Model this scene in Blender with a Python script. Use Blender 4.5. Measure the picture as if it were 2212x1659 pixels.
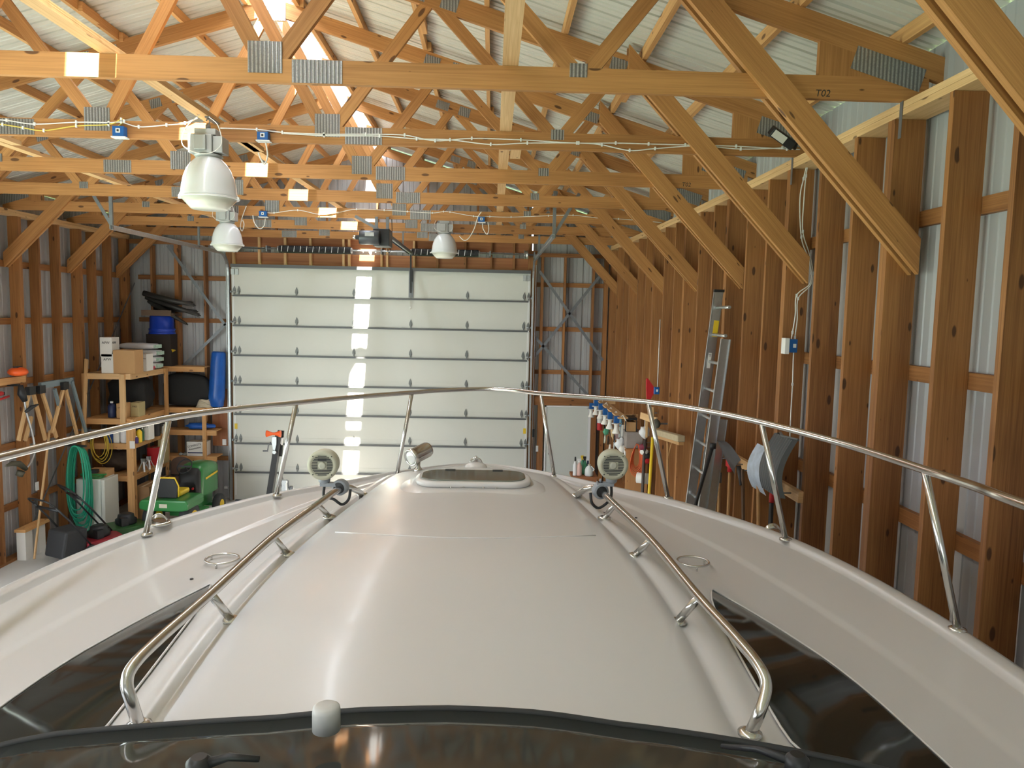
import bpy, bmesh, math, random
from mathutils import Vector, Matrix
random.seed(7)
for o in list(bpy.data.objects): bpy.data.objects.remove(o)
scene = bpy.context.scene
col = scene.collection
V = Vector

# ---------------------------------------------------------------- camera
CH = 3.51                      # eye height above the concrete floor (standing at the boat's helm)
YAW, PITCH, ROLL, FPX = 0.0287, -0.0926, 0.0213, 1622.0
_cy, _sy, _cp, _sp = math.cos(YAW), math.sin(YAW), math.cos(PITCH), math.sin(PITCH)
_f = V((_sy*_cp, _cy*_cp, _sp)); _r = V((_cy, -_sy, 0)); _u = _r.cross(_f)
_c, _s = math.cos(ROLL), math.sin(ROLL)
CR, CU = _c*_r + _s*_u, -_s*_r + _c*_u
CPOS = V((0, 0, CH))
cam_data = bpy.data.cameras.new('camera'); cam = bpy.data.objects.new('camera', cam_data); col.objects.link(cam)
cam_data.sensor_width = 36; cam_data.lens = FPX/2212*36; cam_data.clip_start = 0.05; cam_data.clip_end = 300
M = Matrix((CR, CU, -_f)).transposed().to_4x4(); M.translation = CPOS
cam.matrix_world = M
scene.camera = cam
def P(px, py, X=None, Y=None, Z=None):
    """world point on the line of sight of a photo pixel, at a known wall (X), depth (Y) or height (Z)"""
    d = _f + CR*((px-1106)/FPX) - CU*((py-829.5)/FPX)
    if X is not None: t = X/d.x
    elif Y is not None: t = Y/d.y
    else: t = (Z-CH)/d.z
    return CPOS + d*t

# ---------------------------------------------------------------- light and exposure
vs = scene.view_settings
vs.view_transform = 'Standard'; vs.look = 'None'; vs.gamma = 1.0; vs.use_curve_mapping = False
vs.exposure = 0.08
world = bpy.data.worlds.new('sky'); scene.world = world; world.use_nodes = True
bg = world.node_tree.nodes['Background']
bg.inputs[0].default_value = (0.86, 0.93, 1.0, 1); bg.inputs[1].default_value = 3.0
def light(name, kind, loc, target, energy, color, **kw):
    ld = bpy.data.lights.new(name, kind); ld.energy = energy; ld.color = color
    for k, v in kw.items(): setattr(ld, k, v)
    o = bpy.data.objects.new(name, ld); col.objects.link(o); o.location = loc
    o.rotation_euler = (V(target)-V(loc)).to_track_quat('-Z', 'Y').to_euler()
    return o
SUNDIR = V((-0.067, 0.46, -1.0)).normalized()      # high sun behind the viewer, shining in through the open ridge
light('sun', 'SUN', (0, 0, 30), V((0, 0, 30))+SUNDIR, 95.0, (1.0, 0.93, 0.80), angle=0.012)
# added fill light from behind, set in an invented doorway out of view
light('added_rear_fill', 'AREA', (-0.9, -5.6, 2.6), (-0.9, 0, 3.2), 50, (0.93, 0.96, 1.0), shape='RECTANGLE', size=6.0, size_y=2.0)
# daylight falling through the ridge opening along the whole roof
light('ridge_daylight', 'AREA', (-2.12, 4.5, 6.56), (-2.12, 4.5, 0), 270, (0.86, 0.93, 1.0), shape='RECTANGLE', size=0.24, size_y=18.5, specular_factor=0.35)

# added fill light on the left, in a made-up wall opening out of view
light('added_side_fill', 'AREA', (-6.30, 3.0, 1.9), (0.0, 4.0, 3.0), 400, (0.90, 0.95, 1.0), shape='RECTANGLE', size=10.5, size_y=3.0)

# ---------------------------------------------------------------- materials
MATS = {}
def nt(name):
    m = bpy.data.materials.new(name); m.use_nodes = True
    n = m.node_tree.nodes; l = m.node_tree.links
    return m, n, l, n['Principled BSDF']
def plain(name, color, rough=0.5, metal=0.0, noise=0.0, scale=8.0, bump=0.0, emit=0.0, coat=0.0, trans=0.0, ior=1.45, spec=0.5):
    if name in MATS: return MATS[name]
    m, n, l, b = nt(name)
    b.inputs['Base Color'].default_value = (*color, 1); b.inputs['Roughness'].default_value = rough
    b.inputs['Metallic'].default_value = metal; b.inputs['IOR'].default_value = ior
    b.inputs['Specular IOR Level'].default_value = spec
    if coat: b.inputs['Coat Weight'].default_value = coat; b.inputs['Coat Roughness'].default_value = 0.08
    if trans: b.inputs['Transmission Weight'].default_value = trans
    if emit: b.inputs['Emission Color'].default_value = (*color, 1); b.inputs['Emission Strength'].default_value = emit
    if noise or bump:
        tc = n.new('ShaderNodeTexCoord'); nz = n.new('ShaderNodeTexNoise'); nz.inputs['Scale'].default_value = scale
        nz.inputs['Detail'].default_value = 5
        l.new(tc.outputs['Object'], nz.inputs['Vector'])
        if noise:
            mx = n.new('ShaderNodeMix'); mx.data_type = 'RGBA'
            mx.inputs[6].default_value = (*[c*(1-noise) for c in color], 1)
            mx.inputs[7].default_value = (*[min(1, c*(1+noise)) for c in color], 1)
            l.new(nz.outputs['Fac'], mx.inputs[0]); l.new(mx.outputs[2], b.inputs['Base Color'])
        if bump:
            bp = n.new('ShaderNodeBump'); bp.inputs['Strength'].default_value = bump; bp.inputs['Distance'].default_value = 0.01
            l.new(nz.outputs['Fac'], bp.inputs['Height']); l.new(bp.outputs[0], b.inputs['Normal'])
    MATS[name] = m; return m
def wood(name, light_c, dark_c, knots=True, gs=1.0):
    """lumber: grain follows the UVs that every board carries (u = along the board, v = across)"""
    m, n, l, b = nt(name)
    uv = n.new('ShaderNodeUVMap'); oi = n.new('ShaderNodeObjectInfo')
    cb = n.new('ShaderNodeCombineXYZ'); l.new(oi.outputs['Random'], cb.inputs[2])
    ad = n.new('ShaderNodeVectorMath'); ad.operation = 'MULTIPLY_ADD'
    l.new(cb.outputs[0], ad.inputs[0]); ad.inputs[1].default_value = (0, 0, 37); l.new(uv.outputs[0], ad.inputs[2])
    mp = n.new('ShaderNodeMapping'); mp.inputs['Scale'].default_value = (1.3*gs, 62*gs, 1); l.new(ad.outputs[0], mp.inputs[0])
    nz = n.new('ShaderNodeTexNoise'); nz.inputs['Scale'].default_value = 1.6; nz.inputs['Detail'].default_value = 6; nz.inputs['Distortion'].default_value = 0.6
    l.new(mp.outputs[0], nz.inputs['Vector'])
    mp2 = n.new('ShaderNodeMapping'); mp2.inputs['Scale'].default_value = (0.4, 3.5, 1); l.new(ad.outputs[0], mp2.inputs[0])
    nz2 = n.new('ShaderNodeTexNoise'); nz2.inputs['Scale'].default_value = 1.2; nz2.inputs['Detail'].default_value = 3; l.new(mp2.outputs[0], nz2.inputs['Vector'])
    av = n.new('ShaderNodeMath'); av.operation = 'ADD'; l.new(nz.outputs['Fac'], av.inputs[0]); l.new(nz2.outputs['Fac'], av.inputs[1])
    rd = n.new('ShaderNodeMath'); rd.operation = 'MULTIPLY_ADD'; l.new(oi.outputs['Random'], rd.inputs[0]); rd.inputs[1].default_value = 0.24; l.new(av.outputs[0], rd.inputs[2])
    cr = n.new('ShaderNodeValToRGB'); cr.color_ramp.elements[0].position = 0.72; cr.color_ramp.elements[1].position = 1.42
    # ramp positions are clamped to 1, so rescale
    sc = n.new('ShaderNodeMapRange'); sc.inputs[1].default_value = 0.74; sc.inputs[2].default_value = 1.46
    l.new(rd.outputs[0], sc.inputs[0]); l.new(sc.outputs[0], cr.inputs[0])
    cr.color_ramp.elements[0].position = 0.0; cr.color_ramp.elements[1].position = 1.0
    cr.color_ramp.elements[0].color = (*dark_c, 1); cr.color_ramp.elements[1].color = (*light_c, 1)
    out = cr.outputs[0]
    if knots:
        mp3 = n.new('ShaderNodeMapping'); mp3.inputs['Scale'].default_value = (2.4, 6.5, 1); l.new(ad.outputs[0], mp3.inputs[0])
        vo = n.new('ShaderNodeTexVoronoi'); vo.inputs['Scale'].default_value = 1.0; vo.voronoi_dimensions = '2D'; l.new(mp3.outputs[0], vo.inputs['Vector'])
        sp = n.new('ShaderNodeSeparateColor'); l.new(vo.outputs['Color'], sp.inputs[0])
        lt = n.new('ShaderNodeMath'); lt.operation = 'MULTIPLY'; l.new(sp.outputs[0], lt.inputs[0]); lt.inputs[1].default_value = 0.16
        sb = n.new('ShaderNodeMath'); sb.operation = 'SUBTRACT'; l.new(lt.outputs[0], sb.inputs[0]); l.new(vo.outputs['Distance'], sb.inputs[1])
        sm = n.new('ShaderNodeMapRange'); sm.inputs[1].default_value = 0.045; sm.inputs[2].default_value = 0.075; sm.inputs[3].default_value = 0.0; sm.inputs[4].default_value = 0.85
        l.new(sb.outputs[0], sm.inputs[0])
        mx = n.new('ShaderNodeMix'); mx.data_type = 'RGBA'; l.new(sm.outputs[0], mx.inputs[0]); l.new(out, mx.inputs[6])
        mx.inputs[7].default_value = (dark_c[0]*0.25, dark_c[1]*0.2, dark_c[2]*0.2, 1); out = mx.outputs[2]
    l.new(out, b.inputs['Base Color']); b.inputs['Roughness'].default_value = 0.62
    bp = n.new('ShaderNodeBump'); bp.inputs['Strength'].default_value = 0.12; bp.inputs['Distance'].default_value = 0.004
    l.new(nz.outputs['Fac'], bp.inputs['Height']); l.new(bp.outputs[0], b.inputs['Normal'])
    MATS[name] = m; return m
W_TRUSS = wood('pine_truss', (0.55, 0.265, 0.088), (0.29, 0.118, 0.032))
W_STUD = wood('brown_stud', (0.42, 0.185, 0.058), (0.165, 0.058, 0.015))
W_PALE = wood('pale_lumber', (0.78, 0.52, 0.27), (0.50, 0.28, 0.11))
W_PURLIN = wood('purlin_lumber', (0.74, 0.42, 0.17), (0.45, 0.22, 0.075))
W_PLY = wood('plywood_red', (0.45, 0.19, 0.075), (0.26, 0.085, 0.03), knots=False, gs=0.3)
HINGE = plain('hinge_grey', (0.20, 0.21, 0.21), 0.5, 0.3)
STRUT = plain('strut_dark_grey', (0.13, 0.135, 0.14), 0.5, 0.3)
GALV = plain('galvanised_steel', (0.48, 0.50, 0.52), 0.38, 0.85, noise=0.25, scale=60)
GALVD = plain('dull_angle_steel', (0.22, 0.23, 0.25), 0.5, 0.7, noise=0.2, scale=20)
ROOF = plain('roof_sheet', (0.60, 0.595, 0.54), 0.32, 0.0, noise=0.05, scale=1.5, spec=0.6)
WALLM = plain('wall_sheet', (0.42, 0.42, 0.435), 0.4, 0.15, noise=0.06, scale=1.5)
GEL = plain('gelcoat', (0.60, 0.585, 0.585), 0.25, 0.0, coat=0.12, noise=0.01, scale=2)
GELR = plain('gelcoat_moulded_edge', (0.66, 0.645, 0.645), 0.25, 0.0, coat=0.4)
STEEL = plain('polished_stainless', (0.64, 0.63, 0.61), 0.19, 1.0)
WHITE = plain('white_enamel', (0.80, 0.80, 0.80), 0.35)
DOORM = plain('door_panel_white', (0.66, 0.67, 0.625), 0.42, noise=0.02, scale=3)
BLACK = plain('black_plastic', (0.018, 0.018, 0.02), 0.45)
DARK = plain('dark_rubber', (0.03, 0.032, 0.035), 0.6)
BLUEP = plain('blue_plastic_box', (0.012, 0.10, 0.33), 0.4)
CARD = plain('brown_cardboard', (0.50, 0.29, 0.13), 0.8, noise=0.06)
CARDW = plain('white_cardboard', (0.78, 0.76, 0.72), 0.7)
INK = plain('black_ink', (0.03, 0.03, 0.03), 0.7)
REDP = plain('red_plastic', (0.55, 0.025, 0.03), 0.4)
ORANGE = plain('orange_plastic', (0.85, 0.12, 0.02), 0.35)
YELLOW = plain('yellow_plastic', (0.80, 0.55, 0.03), 0.4)
GREEND = plain('tractor_green', (0.03, 0.20, 0.05), 0.3, coat=0.3)
HOSE = plain('green_hose_rubber', (0.02, 0.34, 0.21), 0.4)
CABLE = plain('white_cable', (0.82, 0.80, 0.76), 0.5)
CONC = plain('concrete', (0.58, 0.57, 0.55), 0.75, noise=0.12, scale=2.0, bump=0.1)
BAG = plain('plastic_bag', (0.74, 0.74, 0.76), 0.35)
TARP = plain('blue_tarp', (0.015, 0.10, 0.42), 0.3, noise=0.3, scale=6, bump=0.5)
TAN = plain('tan_canvas', (0.42, 0.34, 0.22), 0.8, noise=0.2, scale=20)
GREY = plain('grey_plastic', (0.16, 0.165, 0.17), 0.5)
CREAM = plain('cream_plastic', (0.60, 0.58, 0.46), 0.45)
HANDLE = plain('ash_handle', (0.46, 0.25, 0.10), 0.5, noise=0.2, scale=12)
ALU = plain('ladder_aluminium', (0.50, 0.51, 0.52), 0.36, 0.9, noise=0.1, scale=30)

# ---------------------------------------------------------------- mesh builders
def basis(d, up=None):
    d = V(d).normalized(); up = V(up) if up is not None else V((0, 0, 1))
    if abs(d.dot(up.normalized())) > 0.999: up = V((0, 1, 0)) if abs(d.z) > 0.5 else V((0, 0, 1))
    s = d.cross(up).normalized(); return d, s, s.cross(d).normalized()
class MB:
    def __init__(s): s.v = []; s.f = []; s.uv = []; s.mi = []; s.sm = []
    def face(s, idx, uv=None, mi=0, smooth=False):
        s.f.append(tuple(idx)); s.uv.append(uv); s.mi.append(mi); s.sm.append(smooth)
    def hexa(s, c, L=(0, 1, 2), mi=0, along=0):
        """8 corners ordered by bits x,y,z ; along = axis of the grain"""
        b = len(s.v); s.v += [V(p) for p in c]
        o = random.random()*50
        ex = [(c[1]-c[0]).length, (c[2]-c[0]).length, (c[4]-c[0]).length]
        for q in ((0,2,3,1),(4,5,7,6),(0,1,5,4),(2,6,7,3),(0,4,6,2),(1,3,7,5)):
            uvs = []
            var = [a for a in range(3) if len({(i >> a) & 1 for i in q}) > 1]
            for i in q:
                bits = [(i >> a) & 1 for a in range(3)]
                if along in var: oth = [a for a in var if a != along][0]; uvs.append((bits[along]*ex[along]+o, bits[oth]*ex[oth]+o*0.7+oth*0.31))
                else: uvs.append((bits[var[0]]*ex[var[0]]*0.2+o, bits[var[1]]*ex[var[1]]+o*0.3))
            s.face([b+i for i in q], uvs, mi)
        return s
    def box(s, x0, x1, y0, y1, z0, z1, mi=0):
        c = [V((x1 if i & 1 else x0, y1 if i & 2 else y0, z1 if i & 4 else z0)) for i in range(8)]
        e = [abs(x1-x0), abs(y1-y0), abs(z1-z0)]
        return s.hexa(c, mi=mi, along=e.index(max(e)))
    def bar(s, a, b, w, t, up=(0, 0, 1), mi=0, vcut=None):
        """board from a to b; w = size along 'up', t = the other size; vcut: ends cut on these planes' X"""
        a, b = V(a), V(b); d, sd, u = basis(b-a, up)
        c = []
        for i in range(8):
            e = b if i & 1 else a
            p = e + sd*(t/2 if i & 2 else -t/2) + u*(w/2 if i & 4 else -w/2)
            if vcut and vcut[i & 1] is not None: p = p + d*((vcut[i & 1]-p.x)/d.x)
            c.append(p)
        return s.hexa(c, mi=mi, along=0)
    def tube(s, pts, r, n=10, mi=0, closed=False, caps=True):
        pts = [V(p) for p in pts]; m = len(pts); b = len(s.v)
        rr = r if isinstance(r, (list, tuple)) else [r]*m
        up = None; prev = None
        for i, p in enumerate(pts):
            t = (pts[(i+1) % m]-pts[(i-1) % m]) if closed else (pts[min(i+1, m-1)]-pts[max(i-1, 0)])
            if t.length < 1e-9: t = V((0, 0, 1))
            t.normalize()
            if prev is None:
                _, sd, u = basis(t)
            else:
                sd = prev - t*prev.dot(t)
                if sd.length < 1e-6: _, sd, _ = basis(t)
                sd.normalize(); u = sd.cross(t)
            prev = sd; u = sd.cross(t).normalized()
            for k in range(n):
                a = 2*math.pi*k/n; s.v.append(p + sd*(rr[i]*math.cos(a)) + u*(rr[i]*math.sin(a)))
        for i in range(m if closed else m-1):
            j = (i+1) % m
            for k in range(n): s.face((b+i*n+k, b+i*n+(k+1) % n, b+j*n+(k+1) % n, b+j*n+k), None, mi, True)
        if caps and not closed:
            s.face([b+k for k in reversed(range(n))], None, mi); s.face([b+(m-1)*n+k for k in range(n)], None, mi)
        return s
    def lathe(s, prof, org=(0, 0, 0), axis=(0, 0, 1), n=20, mi=0, smooth=True):
        """prof: list of (radius, height along axis)"""
        d, sd, u = basis(axis, (0, 1, 0) if abs(V(axis).normalized().y) < 0.9 else (0, 0, 1)); b = len(s.v); org = V(org)
        for r, h in prof:
            for k in range(n):
                a = 2*math.pi*k/n; s.v.append(org + d*h + sd*(r*math.cos(a)) + u*(r*math.sin(a)))
        m = len(prof)
        for i in range(m-1):
            for k in range(n): s.face((b+i*n+k, b+i*n+(k+1) % n, b+(i+1)*n+(k+1) % n, b+(i+1)*n+k), None, mi, smooth)
        s.face([b+k for k in reversed(range(n))], None, mi); s.face([b+(m-1)*n+k for k in range(n)], None, mi)
        return s
    def prism(s, poly, vec, mi=0, smooth=False):
        """poly: planar 3D outline, extruded by vec"""
        b = len(s.v); n = len(poly); vec = V(vec)
        s.v += [V(p) for p in poly] + [V(p)+vec for p in poly]
        s.face([b+i for i in reversed(range(n))], None, mi); s.face([b+n+i for i in range(n)], None, mi)
        for i in range(n): s.face((b+i, b+(i+1) % n, b+n+(i+1) % n, b+n+i), None, mi, smooth)
        return s
    def grid(s, rows, mi=0, smooth=True, uvs=False):
        b = len(s.v); m = len(rows[0])
        for r in rows: s.v += [V(p) for p in r]
        for i in range(len(rows)-1):
            for j in range(m-1): s.face((b+i*m+j, b+i*m+j+1, b+(i+1)*m+j+1, b+(i+1)*m+j), None, mi, smooth)
        return s
    def blob(s, c, r, n=14, m=9, fn=None, mi=0):
        """ellipsoid; fn(direction) scales the radius"""
        rows = []
        for i in range(m+1):
            th = math.pi*i/m; row = []
            for k in range(n+1):
                ph = 2*math.pi*(k % n)/n; d = V((math.sin(th)*math.cos(ph), math.sin(th)*math.sin(ph), math.cos(th)))
                q = fn(d) if fn else 1
                row.append(V(c)+V((d.x*r[0]*q, d.y*r[1]*q, d.z*r[2]*q)))
            rows.append(row)
        return s.grid(rows, mi)
    def make(s, name, mats, parent=None, bevel=0, merge=False, sub=0, solid=0):
        me = bpy.data.meshes.new(name); me.from_pydata([tuple(p) for p in s.v], [], s.f)
        uvl = me.uv_layers.new(name='UVMap'); li = 0
        for pi, q in enumerate(s.f):
            u = s.uv[pi]
            for j in range(len(q)):
                if u: uvl.data[li].uv = u[j]
                else: p = s.v[q[j]]; uvl.data[li].uv = (p.z+p.x*0.2, p.x+p.y)
                li += 1
        me.polygons.foreach_set('use_smooth', s.sm); me.polygons.foreach_set('material_index', s.mi)
        for m in (mats if isinstance(mats, (list, tuple)) else [mats]): me.materials.append(m)
        if merge:
            bm = bmesh.new(); bm.from_mesh(me); bmesh.ops.remove_doubles(bm, verts=bm.verts, dist=1e-5)
            bmesh.ops.recalc_face_normals(bm, faces=bm.faces); bm.to_mesh(me); bm.free()
        me.update()
        o = bpy.data.objects.new(name, me); col.objects.link(o)
        if parent: o.parent = parent; o.matrix_parent_inverse = Matrix.Translation(-parent.location) if parent.type == 'EMPTY' else Matrix.Identity(4)
        if solid:
            md = o.modifiers.new('thickness', 'SOLIDIFY'); md.thickness = solid; md.offset = -1
        if bevel:
            md = o.modifiers.new('bevel', 'BEVEL'); md.width = bevel; md.segments = 2; md.limit_method = 'ANGLE'; md.angle_limit = 0.6
        if sub:
            md = o.modifiers.new('sub', 'SUBSURF'); md.levels = sub; md.render_levels = sub
        return o
def empty(name, loc, label=None, cat=None, group=None, kind=None):
    o = bpy.data.objects.new(name, None); o.empty_display_size = 0.1; col.objects.link(o); o.location = loc
    bpy.context.view_layer.update() if False else None
    return tag(o, label, cat, group, kind)
def tag(o, label=None, cat=None, group=None, kind=None):
    if label: o['label'] = label
    if cat: o['category'] = cat
    if group: o['group'] = group
    if kind: o['kind'] = kind
    return o
def copy_tree(o, parent=None):
    c = o.copy(); col.objects.link(c)
    if parent is not None: c.parent = parent
    for ch in list(o.children): copy_tree(ch, c)
    return c
def smooth_path(pts, n=8):
    """Catmull-Rom through the points"""
    pts = [V(p) for p in pts]; out = []
    for i in range(len(pts)-1):
        p0 = pts[max(i-1, 0)]; p1 = pts[i]; p2 = pts[i+1]; p3 = pts[min(i+2, len(pts)-1)]
        for k in range(n):
            t = k/n
            out.append(0.5*((2*p1)+(p2-p0)*t+(2*p0-5*p1+4*p2-p3)*t*t+(3*p1-p0-3*p2+p3)*t**3))
    out.append(pts[-1]); return out
ordinal = ['nearest', 'second', 'third', 'fourth', 'fifth', 'sixth', 'seventh', 'eighth', 'ninth', 'tenth', 'eleventh', 'twelfth', 'thirteenth', 'fourteenth', 'fifteenth', 'sixteenth', 'seventeenth', 'eighteenth', 'nineteenth', 'twentieth', 'twenty-first', 'twenty-second', 'twenty-third', 'twenty-fourth', 'twenty-fifth', 'twenty-sixth', 'twenty-seventh', 'twenty-eighth']
# ================================================================ THE BUILDING
XC = -2.12; XL = -6.465; Y0 = -5.8; YE = 13.72; ZP = 4.77
def XR(y): return 2.33 - (0.20*max(0, (y-7)/6.7)**1.5 if y > 7 else 0)
SL = 0.30
def ztop(x): return 6.42 - SL*abs(x-XC)     # top edge of the rafters
TY = [4.344 + 1.524*i for i in range(-1, 7)]

# floor
fl = MB()
fl.box(-7.2, 3.2, -6.5, 14.6, -0.15, 0.0); tag(fl.make('floor', CONC), kind='structure')
gm = plain('outside_grass', (0.03, 0.07, 0.02), 0.9, noise=0.3, scale=3)
g = MB(); g.box(-45, 45, -45, 60, -0.35, -0.2); tag(g.make('ground', gm), kind='structure')

def ribs(y0, y1, pitch, h, a=0.02, minor=True):
    """profile of a ribbed steel sheet: list of (position, height)"""
    out = []; y = y0
    while y < y1:
        out += [(y, 0), (y+a, h), (y+a*2.2, h), (y+a*3.2, 0)]
        if minor:
            for q in (0.42, 0.68): out += [(y+pitch*q-0.012, 0), (y+pitch*q-0.006, h*0.28), (y+pitch*q+0.006, h*0.28), (y+pitch*q+0.012, 0)]
        y += pitch
    return out
# roof: two slopes of ribbed sheet with the open ridge between them, purlins below
def roof_slope(x_in, x_out, name):
    m = MB(); pr = ribs(Y0-0.6, YE+0.7, 0.229, 0.042, a=0.010)
    zr = lambda x: ztop(x)+0.094
    m.grid([[V((x, y, zr(x)+h)) for y, h in pr] for x in (x_in, x_out)], smooth=False)
    o = m.make(name, ROOF); o.modifiers.new('t', 'SOLIDIFY').thickness = 0.004
    return tag(o, kind='structure')
roof_slope(-2.27, -7.15, 'ceiling'); roof_slope(-2.00, 2.95, 'ceiling')

# ribbed wall sheets
def wall_sheet(name, pts_fn, u0, u1, z0, z1f, pitch=0.305):
    m = MB(); pr = ribs(u0, u1, pitch, 0.022)
    m.grid([[pts_fn(u, h, z0) for u, h in pr], [pts_fn(u, h, z1f(u)) for u, h in pr]], smooth=False)
    o = m.make(name, WALLM); o.modifiers.new('t', 'SOLIDIFY').thickness = 0.003
    return tag(o, kind='structure')
wall_sheet('wall_right', lambda u, h, z: V((XR(u)+0.226+h, u, z)), Y0, YE+0.2, 0, lambda u: 6.42-SL*(XR(u)+0.226-XC)+0.092)
wall_sheet('wall_left', lambda u, h, z: V((XL-0.185-h, u, z)), 8.4, YE+0.2, 0, lambda u: 5.10)
wall_sheet('wall_left', lambda u, h, z: V((XL-0.185-h, u, z)), Y0, -2.4, 0, lambda u: 5.10)
m = MB(); m.box(XL-0.20, XL-0.16, -2.4, 8.4, 3.6, 5.1); tag(m.make('wall_left', WALLM), kind='structure')  # below it an added opening, out of view, lets side daylight in
DX0, DX1, DZ = -4.655, 0.690, 4.27          # big sectional door
def end_sheet(u0, u1, z0, z1f, name='wall_back'):
    return wall_sheet(name, lambda u, h, z: V((u, YE+0.185+h, z)), u0, u1, z0, z1f)
end_sheet(XL-0.22, DX0-0.05, 0, lambda u: ztop(u)+0.08)
end_sheet(DX0-0.05, DX1+0.05, DZ+0.02, lambda u: ztop(u)+0.08)
end_sheet(DX1+0.05, XR(YE)+0.24, 0, lambda u: ztop(u)+0.08)
# rear wall behind the boat; the open doorway is added to let daylight in
rw = MB()
rw.box(XL-0.2, -4.0, Y0-0.05, Y0, 0, 5.0); rw.box(2.1, 2.6, Y0-0.05, Y0, 0, 5.0); rw.box(-4.0, 2.1, Y0-0.05, Y0, 3.3, 5.0)
rw.prism([(XL-0.2, Y0, 5.0), (2.6, Y0, 5.0), (XC, Y0, 6.45)], (0, -0.05, 0))
tag(rw.make('wall_front', WALLM), kind='structure')

# added lean-to roof, out of view, keeping sun off the rear doorway floor
m = MB(); m.box(XL-0.5, 2.9, Y0-4.2, Y0-0.62, 4.62, 4.66); tag(m.make('ceiling', ROOF), kind='structure')
m = MB(); [m.box(x, x+0.14, Y0-4.1, Y0-3.96, -0.2, 4.619) for x in (XL-0.3, 2.5)]; tag(m.make('added_post', W_STUD), kind='structure')  # posts holding up the added lean-to roof
# purlins
PUR = [0.24+0.6*k for k in range(8)]
for sgn, side in ((-1, 'left'), (1, 'right')):
    for k, dx in enumerate(PUR):
        x = XC + sgn*dx
        if x > 2.55: continue
        m = MB(); m.box(x-0.019, x+0.019, Y0, YE+0.14, ztop(x)+0.002, ztop(x)+0.091)
        # lapped ends: short doubled pieces where two purlins overlap
        for yy in (2.9 + (k % 3)*1.9, 7.4 + (k % 2)*1.5):
            m.box(x+0.020, x+0.058, yy, yy+0.28, ztop(x)+0.002-SL*0.03, ztop(x)+0.091-SL*0.06)
        tag(m.make('roof_purlin', W_PURLIN), f'{ordinal[k]} roof purlin down from the ridge on the {side} roof slope'.replace('nearest', 'first'), 'purlin', 'roof purlins under the metal roof')

# trusses
plate_m, n_, l_, b_ = nt('toothed_plate')
b_.inputs['Metallic'].default_value = 0.8; b_.inputs['Roughness'].default_value = 0.35
tc = n_.new('ShaderNodeTexCoord'); wv = n_.new('ShaderNodeTexWave'); wv.inputs['Scale'].default_value = 14; wv.bands_direction = 'X'
nz = n_.new('ShaderNodeTexNoise'); nz.inputs['Scale'].default_value = 140
l_.new(tc.outputs['Object'], wv.inputs['Vector']); l_.new(tc.outputs['Object'], nz.inputs['Vector'])
ml = n_.new('ShaderNodeMath'); ml.operation = 'MULTIPLY'; l_.new(wv.outputs['Fac'], ml.inputs[0]); l_.new(nz.outputs['Fac'], ml.inputs[1])
cr = n_.new('ShaderNodeValToRGB'); cr.color_ramp.elements[0].color = (0.20, 0.20, 0.21, 1); cr.color_ramp.elements[1].color = (0.47, 0.48, 0.49, 1); cr.color_ramp.elements[1].position = 0.55
l_.new(ml.outputs[0], cr.inputs[0]); l_.new(cr.outputs[0], b_.inputs['Base Color'])
bp = n_.new('ShaderNodeBump'); bp.inputs['Strength'].default_value = 0.5; bp.inputs['Distance'].default_value = 0.004; l_.new(wv.outputs['Fac'], bp.inputs['Height']); l_.new(bp.outputs[0], b_.inputs['Normal'])

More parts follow.
